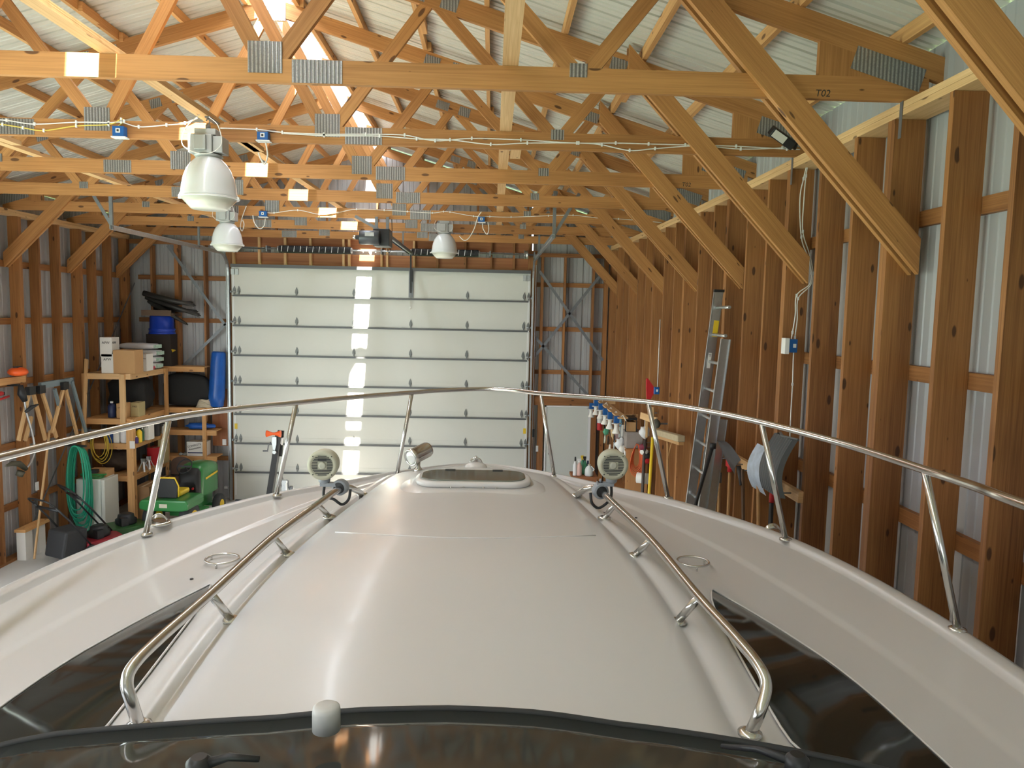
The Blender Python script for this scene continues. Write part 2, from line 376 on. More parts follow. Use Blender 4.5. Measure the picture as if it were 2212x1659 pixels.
A1, B1, T1, T2 = 0.85, 2.60, 1.60, 3.05
def truss(i, Y):
    yl, yr = Y+0.019, Y+0.057
    g0 = ordinal[i]
    root = empty('roof_truss', (XC, Y+0.02, ZP), f'{g0} roof truss from the camera, orange-brown lumber with toothed metal plates', 'roof truss', 'wooden roof trusses')
    def mb(): return MB()
    xr = XR(Y)+0.14; xl = XL-0.14
    ym = Y+0.038
    h = 0.129
    def board(name, a, b, w, vc=None, mat=W_TRUSS, th=0.038):
        m = MB(); m.bar((a[0], ym, a[1]), (b[0], ym, b[1]), w, th, up=(0, 0, 1), vcut=vc); return m.make(name, mat, root)
    # bottom chord in two lengths meeting at the splice plate
    sx = -1.0
    board('bottom_chord', (xl, ZP+h/2), (sx-0.001, ZP+h/2), h); board('bottom_chord', (sx+0.001, ZP+h/2), (xr, ZP+h/2), h)
    for s_, xe in ((-1, xl-0.35), (1, xr+0.25)):
        z0 = ztop(XC)-0.0725; z1 = ztop(xe)-0.0725
        board('rafter', (XC, z0), (xe, z1), 0.139, (XC, xe))
    wt = [0.0365]
    def web(xa, za, xb, zb): wt[0] -= 0.0004; return board('web', (XC+xa, za), (XC+xb, zb), 0.089, th=wt[0])
    zb_, zr_ = ZP+h, lambda dx: 6.275-SL*abs(dx)
    for s_ in (-1, 1):
        web(s_*A1-s_*0.03, zb_-0.03, s_*0.05, zr_(0.05)+0.03)
        web(s_*A1+s_*0.03, zb_-0.03, s_*T1, zr_(T1)+0.03)
        web(s_*B1-s_*0.03, zb_-0.03, s_*(T1+0.06), zr_(T1)+0.03)
        web(s_*B1+s_*0.03, zb_-0.03, s_*T2, zr_(T2)+0.03)
        # heel wedge
        xe = xr if s_ > 0 else xl
        xi = XC+s_*3.95
        m = MB(); m.prism([(xi, Y+0.0195, ZP+h), (xe, Y+0.0195, ZP+h), (xe, Y+0.0195, max(ZP+h+0.005, ztop(xe)-0.145)), (xi, Y+0.0195, ztop(xi)-0.145)], (0, 0.037, 0))
        m.make('heel_wedge', W_TRUSS, root)
    def gp(cx, cz, w, hh, rot=0, side=0):
        m = MB(); d = V((math.cos(rot), 0, math.sin(rot))); u = V((-math.sin(rot), 0, math.cos(rot)))
        c = V((cx, Y+0.0165, cz)); m.prism([c+d*w/2*a+u*hh/2*b for a, b in ((-1, -1), (1, -1), (1, 1), (-1, 1))], (0, 0.002, 0))
        m.make('gusset_plate', plate_m, root)
    j = random.uniform(-0.02, 0.02)
    gp(XC+A1+j, ZP+0.135, 0.19, 0.17); gp(-1.0, ZP+h/2, 0.28, 0.125)
    gp(XC-A1+j-0.02, ZP+0.135, 0.19, 0.17)
    gp(XC-A1-0.62, ZP+h/2, 0.26, 0.115)
    gp(XC+B1+j, ZP+0.115, 0.10, 0.075); gp(XC-B1-j, ZP+0.115, 0.10, 0.075)
    for s_ in (-1, 1):
        r = -s_*math.atan(SL)
        gp(XC+s_*(T1-0.09), ztop(XC+T1)-0.07+0.02, 0.15, 0.09, r); gp(XC+s_*(T1+0.16), ztop(XC+T1+0.16)-0.07, 0.13, 0.10, r)
        gp(XC+s_*T2, ztop(XC+T2)-0.09, 0.13, 0.09, r)
        gp(XC+s_*4.35, ZP+0.175, 0.42, 0.13, r)
    gp(XC, ztop(XC)-0.12, 0.26, 0.17)
    return root
TR = [truss(i, Y) for i, Y in enumerate(TY)]

# knee braces, each pair of boards running from the wall studs up to the rafters
def brace(side, i, Y):
    if side > 0: x0 = XR(Y)+0.135; z0 = 3.78+0.01*i; xt = 1.0; k = 1.06
    else: x0 = XL-0.135; z0 = 4.0; xt = -5.38; k = 1.0
    r = empty('knee_brace', (x0, Y, z0), f"{ordinal[i]} diagonal knee brace along the {'right' if side > 0 else 'left'} wall", 'brace', 'knee braces between wall and trusses')
    hw = 0.14/2*math.sqrt(1+k*k)
    zt = z0+k*abs(x0-xt)
    zc = ztop(xt)-0.03
    if zt+hw > zc: xt2 = xt
    for dy in (-0.0005, 0.0775):
        m = MB(); m.bar((x0, Y+dy, z0+hw), (xt, Y+dy, zt+hw), 0.14, 0.0375, vcut=(x0, xt)); m.make('board', W_TRUSS, r)
for i, Y in enumerate(TY): brace(1, i, Y)
for i, Y in enumerate(TY[4:]): brace(-1, i, Y)

# boards laid along the tops of the bottom chords
for xa, ya, xb, yb, lab in ((-2.20, -1.0, -2.06, 13.6, 'pale board along the truss chords left of the ridge opening'),
                             (0.075, -1.0, 0.085, 13.6, 'pale board along the truss chords straight above the bow'),
                             (-4.32, -1.0, -4.32, 13.6, 'pale board along the truss chords near the left wall')):
    m = MB(); m.bar((xa, ya, ZP+0.129+0.02), (xb, yb, ZP+0.129+0.02), 0.038, 0.089)
    m.box(xa+0.06, xa+0.15, 6.0, 6.9, ZP+0.130, ZP+0.167)
    tag(m.make('runner_board', W_PALE), lab, 'board')

# top plates
def plate(side, z0, z1, lab):
    m = MB(); ys = [Y0, 1.5, 7, 9, 11, YE] if side > 0 else [Y0, 1.2, 6.5, YE]
    for a, b in zip(ys, ys[1:]):
        xa = (XR(a) if side > 0 else XL-0.14); xb = (XR(b) if side > 0 else XL-0.14); pw = 0.184 if side > 0 else 0.14
        m.hexa([V((xa+(pw if i_ & 1 else 0), a, z)) if not i_ & 2 else V((xb+(pw if i_ & 1 else 0), b-0.003, z)) for i_, z in [(q, z1 if q & 4 else z0) for q in range(8)]], along=1)
    tag(m.make('top_plate', W_PALE), lab, 'plate')
plate(1, ZP-0.039, ZP-0.002, 'upper double plate board on top of the right wall studs'); plate(1, ZP-0.078, ZP-0.041, 'lower double plate board on top of the right wall studs')
plate(-1, ZP-0.039, ZP-0.002, 'upper double plate board on top of the left wall studs'); plate(-1, ZP-0.078, ZP-0.041, 'lower double plate board on top of the left wall studs')
# straps at every other truss
# studs
ZS = ZP-0.079
NST = {1: 0, -1: 0}
def stud(side, y, double=False, w=0.184):
    m = MB(); w = 0.184 if side > 0 else 0.14
    for k in range(2 if double else 1):
        yy = y+k*0.039
        if side > 0: x = XR(yy); m.box(x, x+w, yy, yy+0.038, 0.04, ZS)
        else: m.box(XL-w, XL, yy, yy+0.038, 0.04, ZS)
    sd = 'right' if side > 0 else 'left'
    lab = f"{'doubled' if double else 'single'} brown stud of the {sd} wall, {ordinal[NST[side]]} stud counting away from the camera".replace('nearest stud', 'first stud'); NST[side] += 1
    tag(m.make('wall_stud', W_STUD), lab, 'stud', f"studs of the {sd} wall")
n = -3
for i in range(-3, 9):
    y = 4.344+1.524*i
    if y > 13.6: break
    for k in range(3):
        yy = y+0.508*k+(0.0 if k else 0.0)
        if yy < 13.55:
            if yy > 2.6: stud(1, yy+(0.096 if k == 0 else 0.04), k == 0)
            if yy > 9.0: stud(-1, yy+(0.096 if k == 0 else 0.04), k == 0)
stud(1, YE-0.06); stud(-1, YE-0.06)
# sill plates
m = MB(); m.box(XR(8), XR(8)+0.14, 1.0, YE-0.5, 0.001, 0.039); tag(m.make('trim_1', W_STUD), kind='structure')
m = MB(); m.box(XL-0.14, XL, 1.0, YE, 0.001, 0.039); tag(m.make('trim_2', W_STUD), kind='structure')
# horizontal girts behind the studs
for k, z in enumerate((0.71, 1.55, 2.34, 3.21, 4.12)):
    m = MB()
    ys = [Y0, 7, 9, 11, YE]
    for a, b in zip(ys, ys[1:]):
        m.hexa([V((XR(b if q & 2 else a)+0.186+(0.038 if q & 1 else 0), (b if q & 2 else a), z+(0.045 if q & 4 else -0.045))) for q in range(8)], along=1)
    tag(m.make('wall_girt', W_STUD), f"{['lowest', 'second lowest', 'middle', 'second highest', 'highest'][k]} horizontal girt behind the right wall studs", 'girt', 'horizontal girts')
for k, z in enumerate((0.71, 1.55, 2.42, 3.27, 4.05)):
    m = MB(); m.box(XL-0.180, XL-0.142, 8.4, YE, z-0.045, z+0.045)
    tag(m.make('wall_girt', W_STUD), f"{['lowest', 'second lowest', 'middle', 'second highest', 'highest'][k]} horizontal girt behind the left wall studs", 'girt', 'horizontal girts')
# end wall framing
def end_stud(x, z0, z1, lab, w=0.038, mat=W_STUD):
    m = MB(); m.box(x-w/2, x+w/2, YE+0.001, YE+0.14, z0, z1); tag(m.make('wall_stud', mat), lab, 'stud')
end_stud(-6.10, 0.01, 4.6, 'end wall stud closest to the left corner'); end_stud(-5.66, 0.01, 4.7, 'end wall stud behind the blue barrel', 0.07)
end_stud(-5.16, 0.01, 4.7, 'end wall stud between barrel and big door')
end_stud(1.32, 1.98, 4.6, 'end wall stud above the entry door'); end_stud(1.84, 1.98, 4.6, 'end wall stud above the hinge side of the entry door')
end_stud(2.075, 0.01, 4.6, 'end wall stud in the right corner', 0.07)
end_stud(0.905, 0.01, 4.6, 'end wall stud between big door and light switch', 0.05)
for nm, x0, x1, zs in (('left', -6.4, -4.75, (0.74, 1.62, 3.275, 4.04)), ('right', 0.8, 2.1, (2.458, 3.252, 4.062))):
    for k, z in enumerate(zs):
        m = MB(); m.box(x0, x1, YE+0.142, YE+0.18, z-0.04, z+0.04)
        tag(m.make('wall_girt', W_STUD), f'{ordinal[k]} horizontal girt up the end wall {nm} of the big door'.replace('nearest', 'lowest'), 'girt', 'horizontal girts')
# door posts and header panels
m = MB(); m.box(DX0-0.115, DX0+0.01, YE-0.025, YE+0.14, 0.0, 4.66); tag(m.make('trim_3', W_STUD), kind='structure')
m = MB(); m.box(DX1-0.01, DX1+0.115, YE-0.025, YE+0.14, 0.0, 4.66); tag(m.make('trim_4', W_STUD), kind='structure')
# header: plywood bays above the door
m = MB(); m.box(DX0-0.02, DX1+0.02, YE+0.05, YE+0.07, DZ+0.02, 4.52); m.box(DX0-0.02, DX1+0.02, YE+0.05, YE+0.07, 4.62, 4.80); tag(m.make('header_board', W_PLY), 'reddish plywood header boards above the big door', 'header')
hx = [-4.64, -4.18, -3.72, -3.27, -2.68, -2.58, -2.0, -1.9, -1.42, -1.0, -0.5, -0.03, 0.38, 0.66]
for x in hx:
    m = MB(); m.box(x-0.019, x+0.019, YE-0.028, YE+0.049, DZ+0.02, 4.80)
    tag(m.make('cripple_stud', W_PALE if x < -1.4 else W_STUD), f'{ordinal[hx.index(x)]} short upright stud from the left in the header above the big door'.replace('nearest', 'first'), 'stud', 'short header studs above the big door')
m = MB(); m.box(DX0-2.0, XR(YE), YE-0.03, YE+0.07, 4.801, 4.84); m.box(XL, DX0-0.1, YE-0.03, YE+0.0, 4.62, 4.70); m.box(DX1+0.1, XR(YE), YE-0.03, YE, 4.55, 4.62)
tag(m.make('header_rail', W_STUD), 'long horizontal framing rail across the top of the end wall', 'rail')
# gable studs over the plate
for k in range(9):
    x = -5.7+k*0.9
    m = MB(); m.box(x, x+0.038, YE+0.01, YE+0.06, 4.841, ztop(x)+0.01); tag(m.make('gable_stud', W_STUD), f'{ordinal[k]} upright gable stud from the left above the end wall'.replace('nearest', 'first'), 'stud', 'gable studs')
# steel X straps
def strap(a, b, lab):
    m = MB(); a = V((a[0], YE-0.006, a[1])); b = V((b[0], YE-0.006, b[1])); m.bar(a, b, 0.05, 0.003); tag(m.make('brace_strap', GALVD), lab, 'strap')
strap((-5.80, 4.6), (-4.80, 3.20), 'steel strap falling from top left towards the big door')
strap((-4.76, 3.25), (-5.62, 2.40), 'steel strap rising from the shelf towards the big door')
strap((0.85, 4.30), (2.05, 2.70), 'steel strap falling right from beside the right door track')
strap((2.0, 4.30), (0.80, 2.75), 'steel strap crossing up to the right corner')
strap((0.80, 3.10), (1.85, 2.0), 'steel strap running down to the entry door frame')
# plywood panel left of the big door
m = MB(); m.box(-5.06, DX0-0.12, YE+0.002, YE+0.014, 1.0, 2.05); tag(m.make('plywood_panel', W_PLY), 'brown plywood panel between the corner shelves and the big door', 'panel')

# ---------------------------------------------------------------- the big sectional door
d1 = empty('door_1', (-1.98, YE, 0), kind='structure')
HX = [P(x, 640, Y=YE-0.08).x for x in (511, 641, 765, 888, 1010, 1138)]
SEC = DZ/8
for k in range(8):
    z0, z1 = k*SEC, (k+1)*SEC
    m = MB(); yf = YE-0.08
    m.box(DX0, DX1, yf, yf+0.05, z0+0.004, z1-0.004)
    # shallow pressed ledge at the bottom of the section
    m.box(DX0+0.02, DX1-0.02, yf-0.006, yf-0.001, z0+0.02, z0+0.11)
    pn = m.make('door_panel', DOORM, d1)
    m = MB()
    for x in (DX0+0.02, DX1-0.045): m.box(x, x+0.025, yf-0.004, yf+0.0, z0+0.01, z1-0.01)
    m.make('end_stile', WHITE, pn)
    if k < 8:
        zz = z0 if k else 0.01
        m = MB(); m.box(DX0+0.03, DX1-0.03, yf-0.040, yf-0.001, zz-0.006 if k else zz, zz+0.012 if k else zz+0.02); m.box(DX0+0.03, DX1-0.03, yf-0.042, yf-0.034, zz-0.012 if k else zz, zz+0.018)
        m.make('strut', STRUT, pn)
    if k > 0:
        for j, x in enumerate(HX):
            xs = [x] if 0 < j < 5 else ([x-0.035, x+0.045] if j == 0 else [x-0.045, x+0.035])
            for xx in xs:
                m = MB(); m.prism([(xx, yf-0.012, z0+0.020), (xx+0.030, yf-0.012, z0+0.075), (xx+0.026, yf-0.012, z0+0.115), (xx, yf-0.012, z0+0.175), (xx-0.026, yf-0.012, z0+0.115), (xx-0.030, yf-0.012, z0+0.075)], (0, 0.010, 0))
                m.box(xx-0.012, xx+0.012, yf-0.035, yf-0.012, z0+0.03, z0+0.09)
                m.make('hinge', HINGE, pn)
            if j in (0, 5):
                m = MB(); m.tube([(x, yf-0.03, z0+0.07), (x+(-0.09 if j == 0 else 0.09), yf-0.03, z0+0.07)], 0.008, 8); m.lathe([(0.022, 0), (0.022, 0.02)], (x+(-0.10 if j == 0 else 0.08), yf-0.03, z0+0.07), (1, 0, 0), 12); m.make('roller', GALV, pn)
m = MB(); yf = YE-0.08
m.box(DX0, DX1, yf-0.05, yf+0.02, DZ-0.002, DZ+0.028); m.box(DX0, DX1, yf-0.055, yf-0.04, DZ-0.03, DZ-0.002); m.make('top_strut', STRUT, d1)
for x0 in (DX0+0.0, DX1-0.14):
    m = MB(); m.box(x0, x0+0.06, yf-0.03, yf-0.001, DZ-0.16, DZ-0.06); m.box(x0+0.075, x0+0.13, yf-0.03, yf-0.001, DZ-0.16, DZ-0.06); m.make('top_bracket', GALV, d1)
m = MB(); m.box(-1.50, -1.42, yf-0.03, yf-0.001, DZ-0.50, DZ+0.0); m.make('operator_bracket', GALVD, d1)
m = MB(); m.tube([(-1.46, yf-0.04, DZ-0.56), (-1.462, yf-0.04, DZ-0.66)], 0.004, 6); m.lathe([(0.006, 0), (0.013, -0.03), (0.01, -0.05)], (-1.462, yf-0.04, DZ-0.66), n=8); m.make('release_cord', CABLE, d1)
for x in (DX0+0.05, DX1-0.05):
    m = MB(); m.box(x-0.025, x+0.025, yf-0.008, yf-0.001, 1.33, 1.43); m.make('warning_sticker', YELLOW, d1)
# vertical and horizontal tracks
def track(side):
    x = DX0-0.055 if side < 0 else DX1+0.055
    xo = -side*0.0
    r = empty('door_track', (x, YE-0.1, 0), f"galvanised steel door track on the {'left' if side < 0 else 'right'} of the big door", 'track', 'steel tracks of the big door')
    R = 0.38; zt = 4.47; ytr = YE-0.11
    pts = [V((x, ytr, 0.02)), V((x, ytr, zt-R))] + [V((x, ytr-R+R*math.cos(a), zt-R+R*math.sin(a))) for a in [math.pi/2*q/8 for q in range(1, 9)]]
    ye = 9.5 if side < 0 else 9.3
    pts.append(V((x, ye, zt)))
    m = MB()
    for a, b in zip(pts, pts[1:]):
        m.bar(a, b+(b-a).normalized()*0.004, 0.055, 0.006, up=(-1 if True else 1, 0, 0) if False else ((0, -1, 0) if abs((b-a).z) > abs((b-a).y) else (0, 0, 1)))
        off = V((side*-0.02, 0, 0))
    # lips make it a channel seen from the side
    for a, b in zip(pts, pts[1:]):
        dn = (b-a).normalized(); nr = V((0, dn.z, -dn.y))
        for s_ in (-1, 1): m.bar(a+nr*0.0275*s_+V((-side*0.015, 0, 0)), b+nr*0.0275*s_+V((-side*0.015, 0, 0)), 0.004, 0.03)
    m.make('channel', GALV, r)
    m = MB(); m.box(x-0.003, x+0.05 if side > 0 else x+0.003, YE-0.07, YE-0.045, 0.02, 4.6) if False else m.box(x-0.045, x-0.035, YE-0.075, YE-0.04, 0.02, 4.4) if side < 0 else m.box(x+0.035, x+0.045, YE-0.075, YE-0.04, 0.02, 4.4)
    m.make('jamb_angle', GALV, r)
    # hanger at the inner end
    xh = x-side*0.0
    m = MB(); m.box(xh-0.02, xh+0.02, ye+0.02, ye+0.05, zt-0.02, 5.02); m.make('hanger', GALVD, r)
    m = MB(); m.bar((xh, ye+0.05, zt+0.02), (xh+(0.30 if side > 0 else -0.30), ye+0.05, 5.0), 0.04, 0.01); m.make('hanger_brace', GALVD, r)
    if side < 0:
        m = MB(); m.box(xh-0.015, xh+0.015, 12.3, 12.33, zt, 4.98); m.make('hanger', GALVD, r)
    else:
        m = MB(); m.box(xh-0.015, xh+0.015, 12.3, 12.33, zt, 4.98); m.make('hanger', GALVD, r)
track(-1); track(1)
# torsion springs and shaft
r = empty('torsion_shaft', (-1.98, YE-0.16, 4.58), 'torsion spring shaft with two black springs above the big door', 'spring shaft')
zs = 4.575; ys_ = YE-0.15
m = MB(); m.tube([(DX0-0.02, ys_, zs), (DX1+0.08, ys_, zs)], 0.014, 10); m.make('shaft', GALV, r)
def spring(xa, xb):
    m = MB(); pr = []; n_c = int((xb-xa)/0.016)
    for k in range(n_c+1): 
        x = k*0.016; pr += [(0.060, x), (0.066, x+0.004), (0.066, x+0.011), (0.060, x+0.0155)]
    m.lathe(pr, (xa, ys_, zs), (1, 0, 0), 16); o = m.make('spring', BLACK, r)
    m = MB()
    for x in range(int((xb-xa)/0.11)):
        m.prism([V((xa+0.05+x*0.11+q*0.012, ys_-0.0672, zs+w)) for q, w in ((0, -0.05), (0.7, -0.05), (1.7, 0.05), (1, 0.05))], (0, -0.0015, 0))
    m.make('spring_mark', WHITE, o)
    for x in (xa-0.03, xb): m = MB(); m.lathe([(0.05, 0), (0.05, 0.03)], (x, ys_, zs), (1, 0, 0), 14); m.make('winding_cone', GALV, r)
xs0, xs1 = P(603, 541, Y=ys_).x, P(757, 541, Y=ys_).x; spring(xs0, xs1)
xs2, xs3 = P(890, 549, Y=ys_).x, P(1033, 552, Y=ys_).x; spring(xs2, xs3)
for x in (DX0+0.05, -4.0, -1.98, -1.35, -0.05, DX1+0.05):
    m = MB(); m.box(x-0.012, x+0.012, ys_-0.045, YE+0.05 if x > DX0+0.1 and x < DX1 else YE-0.045, zs-0.05, zs+0.05); m.make('bearing_plate', GALVD, r)
m = MB(); m.lathe([(0.085, 0), (0.07, 0.01), (0.07, 0.05), (0.085, 0.06)], (DX0+0.07, ys_, zs), (1, 0, 0), 20); m.make('cable_drum', GALV, r)
m = MB(); m.lathe([(0.085, 0), (0.07, 0.01), (0.07, 0.05), (0.085, 0.06)], (DX1-0.13, ys_, zs), (1, 0, 0), 20); m.make('cable_drum', GALV, r)
# entry door
d2 = empty('door_2', (1.36, YE, 0), kind='structure')
ex0, ex1, ez = P(1181, 882, Y=YE).x, P(1271, 882, Y=YE).x, P(1225, 880, Y=YE).z
m = MB(); m.box(ex0, ex1, YE+0.01, YE+0.05, 0.02, ez); m.make('door_leaf', plain('entry_door_grey_white', (0.62, 0.64, 0.60), 0.45), d2)
m = MB()
m.box(ex0-0.03, ex0-0.003, YE-0.01, YE+0.12, 0, ez+0.03); m.box(ex1+0.003, ex1+0.05, YE-0.01, YE+0.12, 0, ez+0.03); m.box(ex0-0.03, ex1+0.05, YE-0.01, YE+0.12, ez+0.004, ez+0.03); m.make('door_frame', WHITE, d2)
m = MB(); m.lathe([(0.012, 0), (0.012, -0.04), (0.028, -0.045), (0.03, -0.07), (0.015, -0.085)], (ex0+0.07, YE+0.01, 0.96), (0, 1, 0), 14); m.make('door_handle', STEEL, d2)
m = MB(); m.lathe([(0.02, 0), (0.018, -0.02)], (ex0+0.07, YE+0.01, 1.13), (0, 1, 0), 14); m.make('deadbolt', STEEL, d2)
m = MB(); m.box(0.80, XR(YE)-0.15, YE-0.02, YE+0.12, ez+0.035, ez+0.20); tag(m.make('trim_5', W_STUD), kind='structure')
m = MB(); m.box(ex1+0.055, ex1+0.15, YE-0.02, YE+0.12, 0, ez+0.034); tag(m.make('trim_6', W_STUD), kind='structure')
m = MB(); m.box(ex0-0.14, ex0-0.06, YE-0.02, YE+0.12, 0, ez+0.034); tag(m.make('trim_7', W_STUD), kind='structure')
# ================================================================ THE BOAT  (centreline X = -0.10, bow towards the big door)
BX = -0.10
def interp(tab, y):
    if y <= tab[0][0]: return tab[0][1]
    for (a, va), (b, vb) in zip(tab, tab[1:]):
        if y <= b:
            t = (y-a)/(b-a)
            return va+(vb-va)*t
    return tab[-1][1]
def smoothtab(tab, n=6):
    out = []
    for i in range(len(tab)-1):
        p0, p1, p2, p3 = tab[max(i-1, 0)], tab[i], tab[i+1], tab[min(i+2, len(tab)-1)]
        for k in range(n):
            t = k/n
            m1 = (p2[1]-p0[1])/max(p2[0]-p0[0], 1e-6); m2 = (p3[1]-p1[1])/max(p3[0]-p1[0], 1e-6); h = p2[0]-p1[0]
            v = (2*t**3-3*t*t+1)*p1[1]+(t**3-2*t*t+t)*h*m1+(-2*t**3+3*t*t)*p2[1]+(t**3-t*t)*h*m2
            out.append((p1[0]+h*t, v))
    out.append(tab[-1]); return out
T_w = smoothtab([(0, 2.0), (1.5, 2.03), (2.6, 2.01), (3.1, 1.97), (3.5, 1.91), (3.95, 1.79), (4.3, 1.63), (4.65, 1.44), (5.0, 1.25), (5.4, 1.03), (5.8, 0.79), (6.1, 0.58), (6.35, 0.36), (6.5, 0.17), (6.56, 0.03)])
T_zg = smoothtab([(0, 2.26), (2.0, 2.28), (3.0, 2.305), (4.65, 2.315), (5.4, 2.26), (6.56, 2.19)])
T_xe = smoothtab([(0, 0.93), (2.0, 0.925), (2.5, 0.915), (2.85, 0.89), (3.3, 0.83), (3.7, 0.765), (4.2, 0.67), (4.6, 0.585), (5.0, 0.49), (5.5, 0.33), (6.0, 0.16), (6.56, 0.01)])
T_xb = smoothtab([(0, 1.47), (1.8, 1.47), (2.2, 1.46), (2.6, 1.42), (3.0, 1.33), (3.5, 1.19), (4.0, 1.05), (4.4, 0.92), (4.8, 0.80), (5.3, 0.60), (6.0, 0.30), (6.56, 0.018)])
T_zc = smoothtab([(0, 2.38), (1.9, 2.41), (2.5, 2.475), (3.2, 2.53), (4.0, 2.545), (4.5, 2.545), (4.8, 2.52), (5.0, 2.46), (5.25, 2.37), (5.6, 2.29), (6.56, 2.19)])
T_ed = smoothtab([(0, 0.10), (2, 0.085), (3.2, 0.085), (4.4, 0.08), (4.8, 0.06), (5.3, 0.03), (6.56, 0.0)])
T_zb = smoothtab([(0, 2.21), (2.0, 2.22), (3.0, 2.235), (4.0, 2.255), (4.8, 2.265), (5.3, 2.25), (6.0, 2.215), (6.56, 2.187)])
def deck_profile(y):
    w, zg, xe, xb, zc, ed, zb = (interp(t, y) for t in (T_w, T_zg, T_xe, T_xb, T_zc, T_ed, T_zb))
    ze = max(zc-ed, zb+0.004); s = min(1, w/1.2)
    g = 0.017*min(1, max(0, (5.0-y)/1.0))     # moulded water channel beside the trunk edge
    xcr = xb+(w-xb)*0.42; zcr = zb+0.002
    dz = ze-zb
    pr = [(0, zc), (xe*0.28, zc-ed*0.05), (xe*0.55, zc-ed*0.25), (xe*0.78, zc-ed*0.56), (xe*0.86, zc-ed*0.70), (xe*0.875, zc-ed*0.72-g), (xe*0.905, zc-ed*0.78-g), (xe*0.92, zc-ed*0.82),
          (xe*0.985, ze+0.003), (xe+0.004, ze-dz*0.03), (xe+(xb-xe)*0.07, ze-dz*0.12), (xe+(xb-xe)*0.5, ze-dz*0.56), (xe+(xb-xe)*0.93, zb+dz*0.045), (xb, zb+0.006*s), (xb+0.035*s, zb),
          (xcr-0.03*s, zcr), (xcr-0.008*s, zcr), (xcr+0.008*s, zcr+0.009*s), (xcr+0.03*s, zcr+0.010*s), (w-0.19*s, zg-0.022*s), (w-0.112*s, zg-0.016*s), (w-0.104*s, zg-0.014*s), (w-0.094*s, zg+0.010*s), (w-0.085*s, zg+0.016*s), (w-0.035*s, zg+0.014*s), (w-0.008*s, zg+0.004*s), (w, zg-0.02*s)]
    return pr
def deck_z(x, y):
    pr = deck_profile(y); x = abs(x-BX)
    for (a, za), (b, zb) in zip(pr, pr[1:]):
        if a <= x <= b: return za+(zb-za)*(x-a)/max(b-a, 1e-6)
    return pr[-1][1]
boat = empty('motor_boat', (BX, 1.0, 0.55), 'large white motor boat with a long foredeck, stainless rails and dark side windows', 'boat')
m = MB(); ys = [0.25+0.125*k for k in range(int((6.56-0.25)/0.125)+1)]+[6.5, 6.53, 6.556]
ys = sorted(set([round(y, 4) for y in ys if y < 6.557]))
rows = []
for y in ys:
    pr = deck_profile(y); rows.append([V((BX-x, y, z)) for x, z in reversed(pr)]+[V((BX+x, y, z)) for x, z in pr[1:]])
m.grid(rows)
deck = m.make('deck', GEL, boat)
# hull sides down to the keel
m = MB(); rows = []
for y in ys:
    w, zg = interp(T_w, y), interp(T_zg, y)
    f = min(1, max(0, (6.556-y)/3.2))**0.6
    kz = 0.62+1.45*(1-min(1, (6.556-y)/1.9))**1.6 if y > 4.65 else 0.62
    zc_ = kz+(zg-kz)*0.32
    half = [(w, zg-0.02), (w+0.012*min(1, w), zg-0.035), (w+0.012*min(1, w), zg-0.075), (w-0.01*min(1, w), zg-0.09), (w*(0.90*f+0.05), (zg+zc_)/2+0.1), (w*(0.86*f), zc_), (w*0.4*f, kz+(zc_-kz)*0.45), (0, kz)]
    rows.append([V((BX-x, y, z)) for x, z in half]+[V((BX+x, y, z)) for x, z in reversed(half[:-1])])
m.grid(rows); m.make('hull', GEL, boat)
m = MB()
for sx in (-1, 1):
    pts = [V((BX+sx*(interp(T_w, y)+0.014*min(1, interp(T_w, y))), y, interp(T_zg, y)-0.055)) for y in ys]
    m.tube(pts, 0.016, 8)
m.make('rub_rail', plain('white_rub_rail', (0.62, 0.61, 0.60), 0.4), boat)
# transom and cockpit block behind the helm (only roughly, behind the viewer)
m = MB(); m.grid([[V((BX+x*s_, 0.26, z)) for s_, x, z in ((-1, 2.0, 2.25), (-1, 1.7, 1.2), (1, 0, 0.62), (1, 1.7, 1.2), (1, 2.0, 2.25))], [V((BX+x, 0.255, 2.25)) for x in (-2.0, -1, 0, 1, 2.0)]], smooth=False); m.make('cockpit_bulkhead', GEL, boat)

# side windows: dark panes lying on the slope of the trunk
PANE = plain('dark_tinted_glass', (0.016, 0.018, 0.016), 0.07, spec=0.28)
WIN_O = smoothtab([(1.66, 1.475), (1.80, 1.465), (2.05, 1.45), (2.35, 1.43), (2.55, 1.405), (2.75, 1.36), (2.95, 1.28), (3.08, 1.19), (3.17, 1.09)])
WIN_I = smoothtab([(1.66, 1.46), (1.73, 1.33), (1.81, 1.18), (1.88, 1.055), (1.94, 0.985), (2.02, 0.965), (2.15, 0.962), (2.45, 0.965), (2.75, 0.985), (2.95, 1.02), (3.17, 1.085)])
for sx in (-1, 1):
    m = MB(); rows = []
    for k in range(46):
        y = 1.66+(3.17-1.66)*k/45; a, b = interp(WIN_I, y), interp(WIN_O, y)
        rows.append([V((BX+sx*(a+(b-a)*j/10), y, deck_z(BX+(a+(b-a)*j/10), y)+0.006)) for j in range(11)])
    m.grid(rows); o = m.make('side_window', PANE, boat)
    o['label'] = 'dark curved side window of the foredeck trunk'
    # thin white trim bead around it
    loop = [r[0]+V((0, 0, 0.002)) for r in rows]+[r[-1]+V((0, 0, 0.002)) for r in reversed(rows)]
    m = MB(); m.tube(loop[::2], 0.004, 6, closed=True); m.make('window_bead', GELR, o)

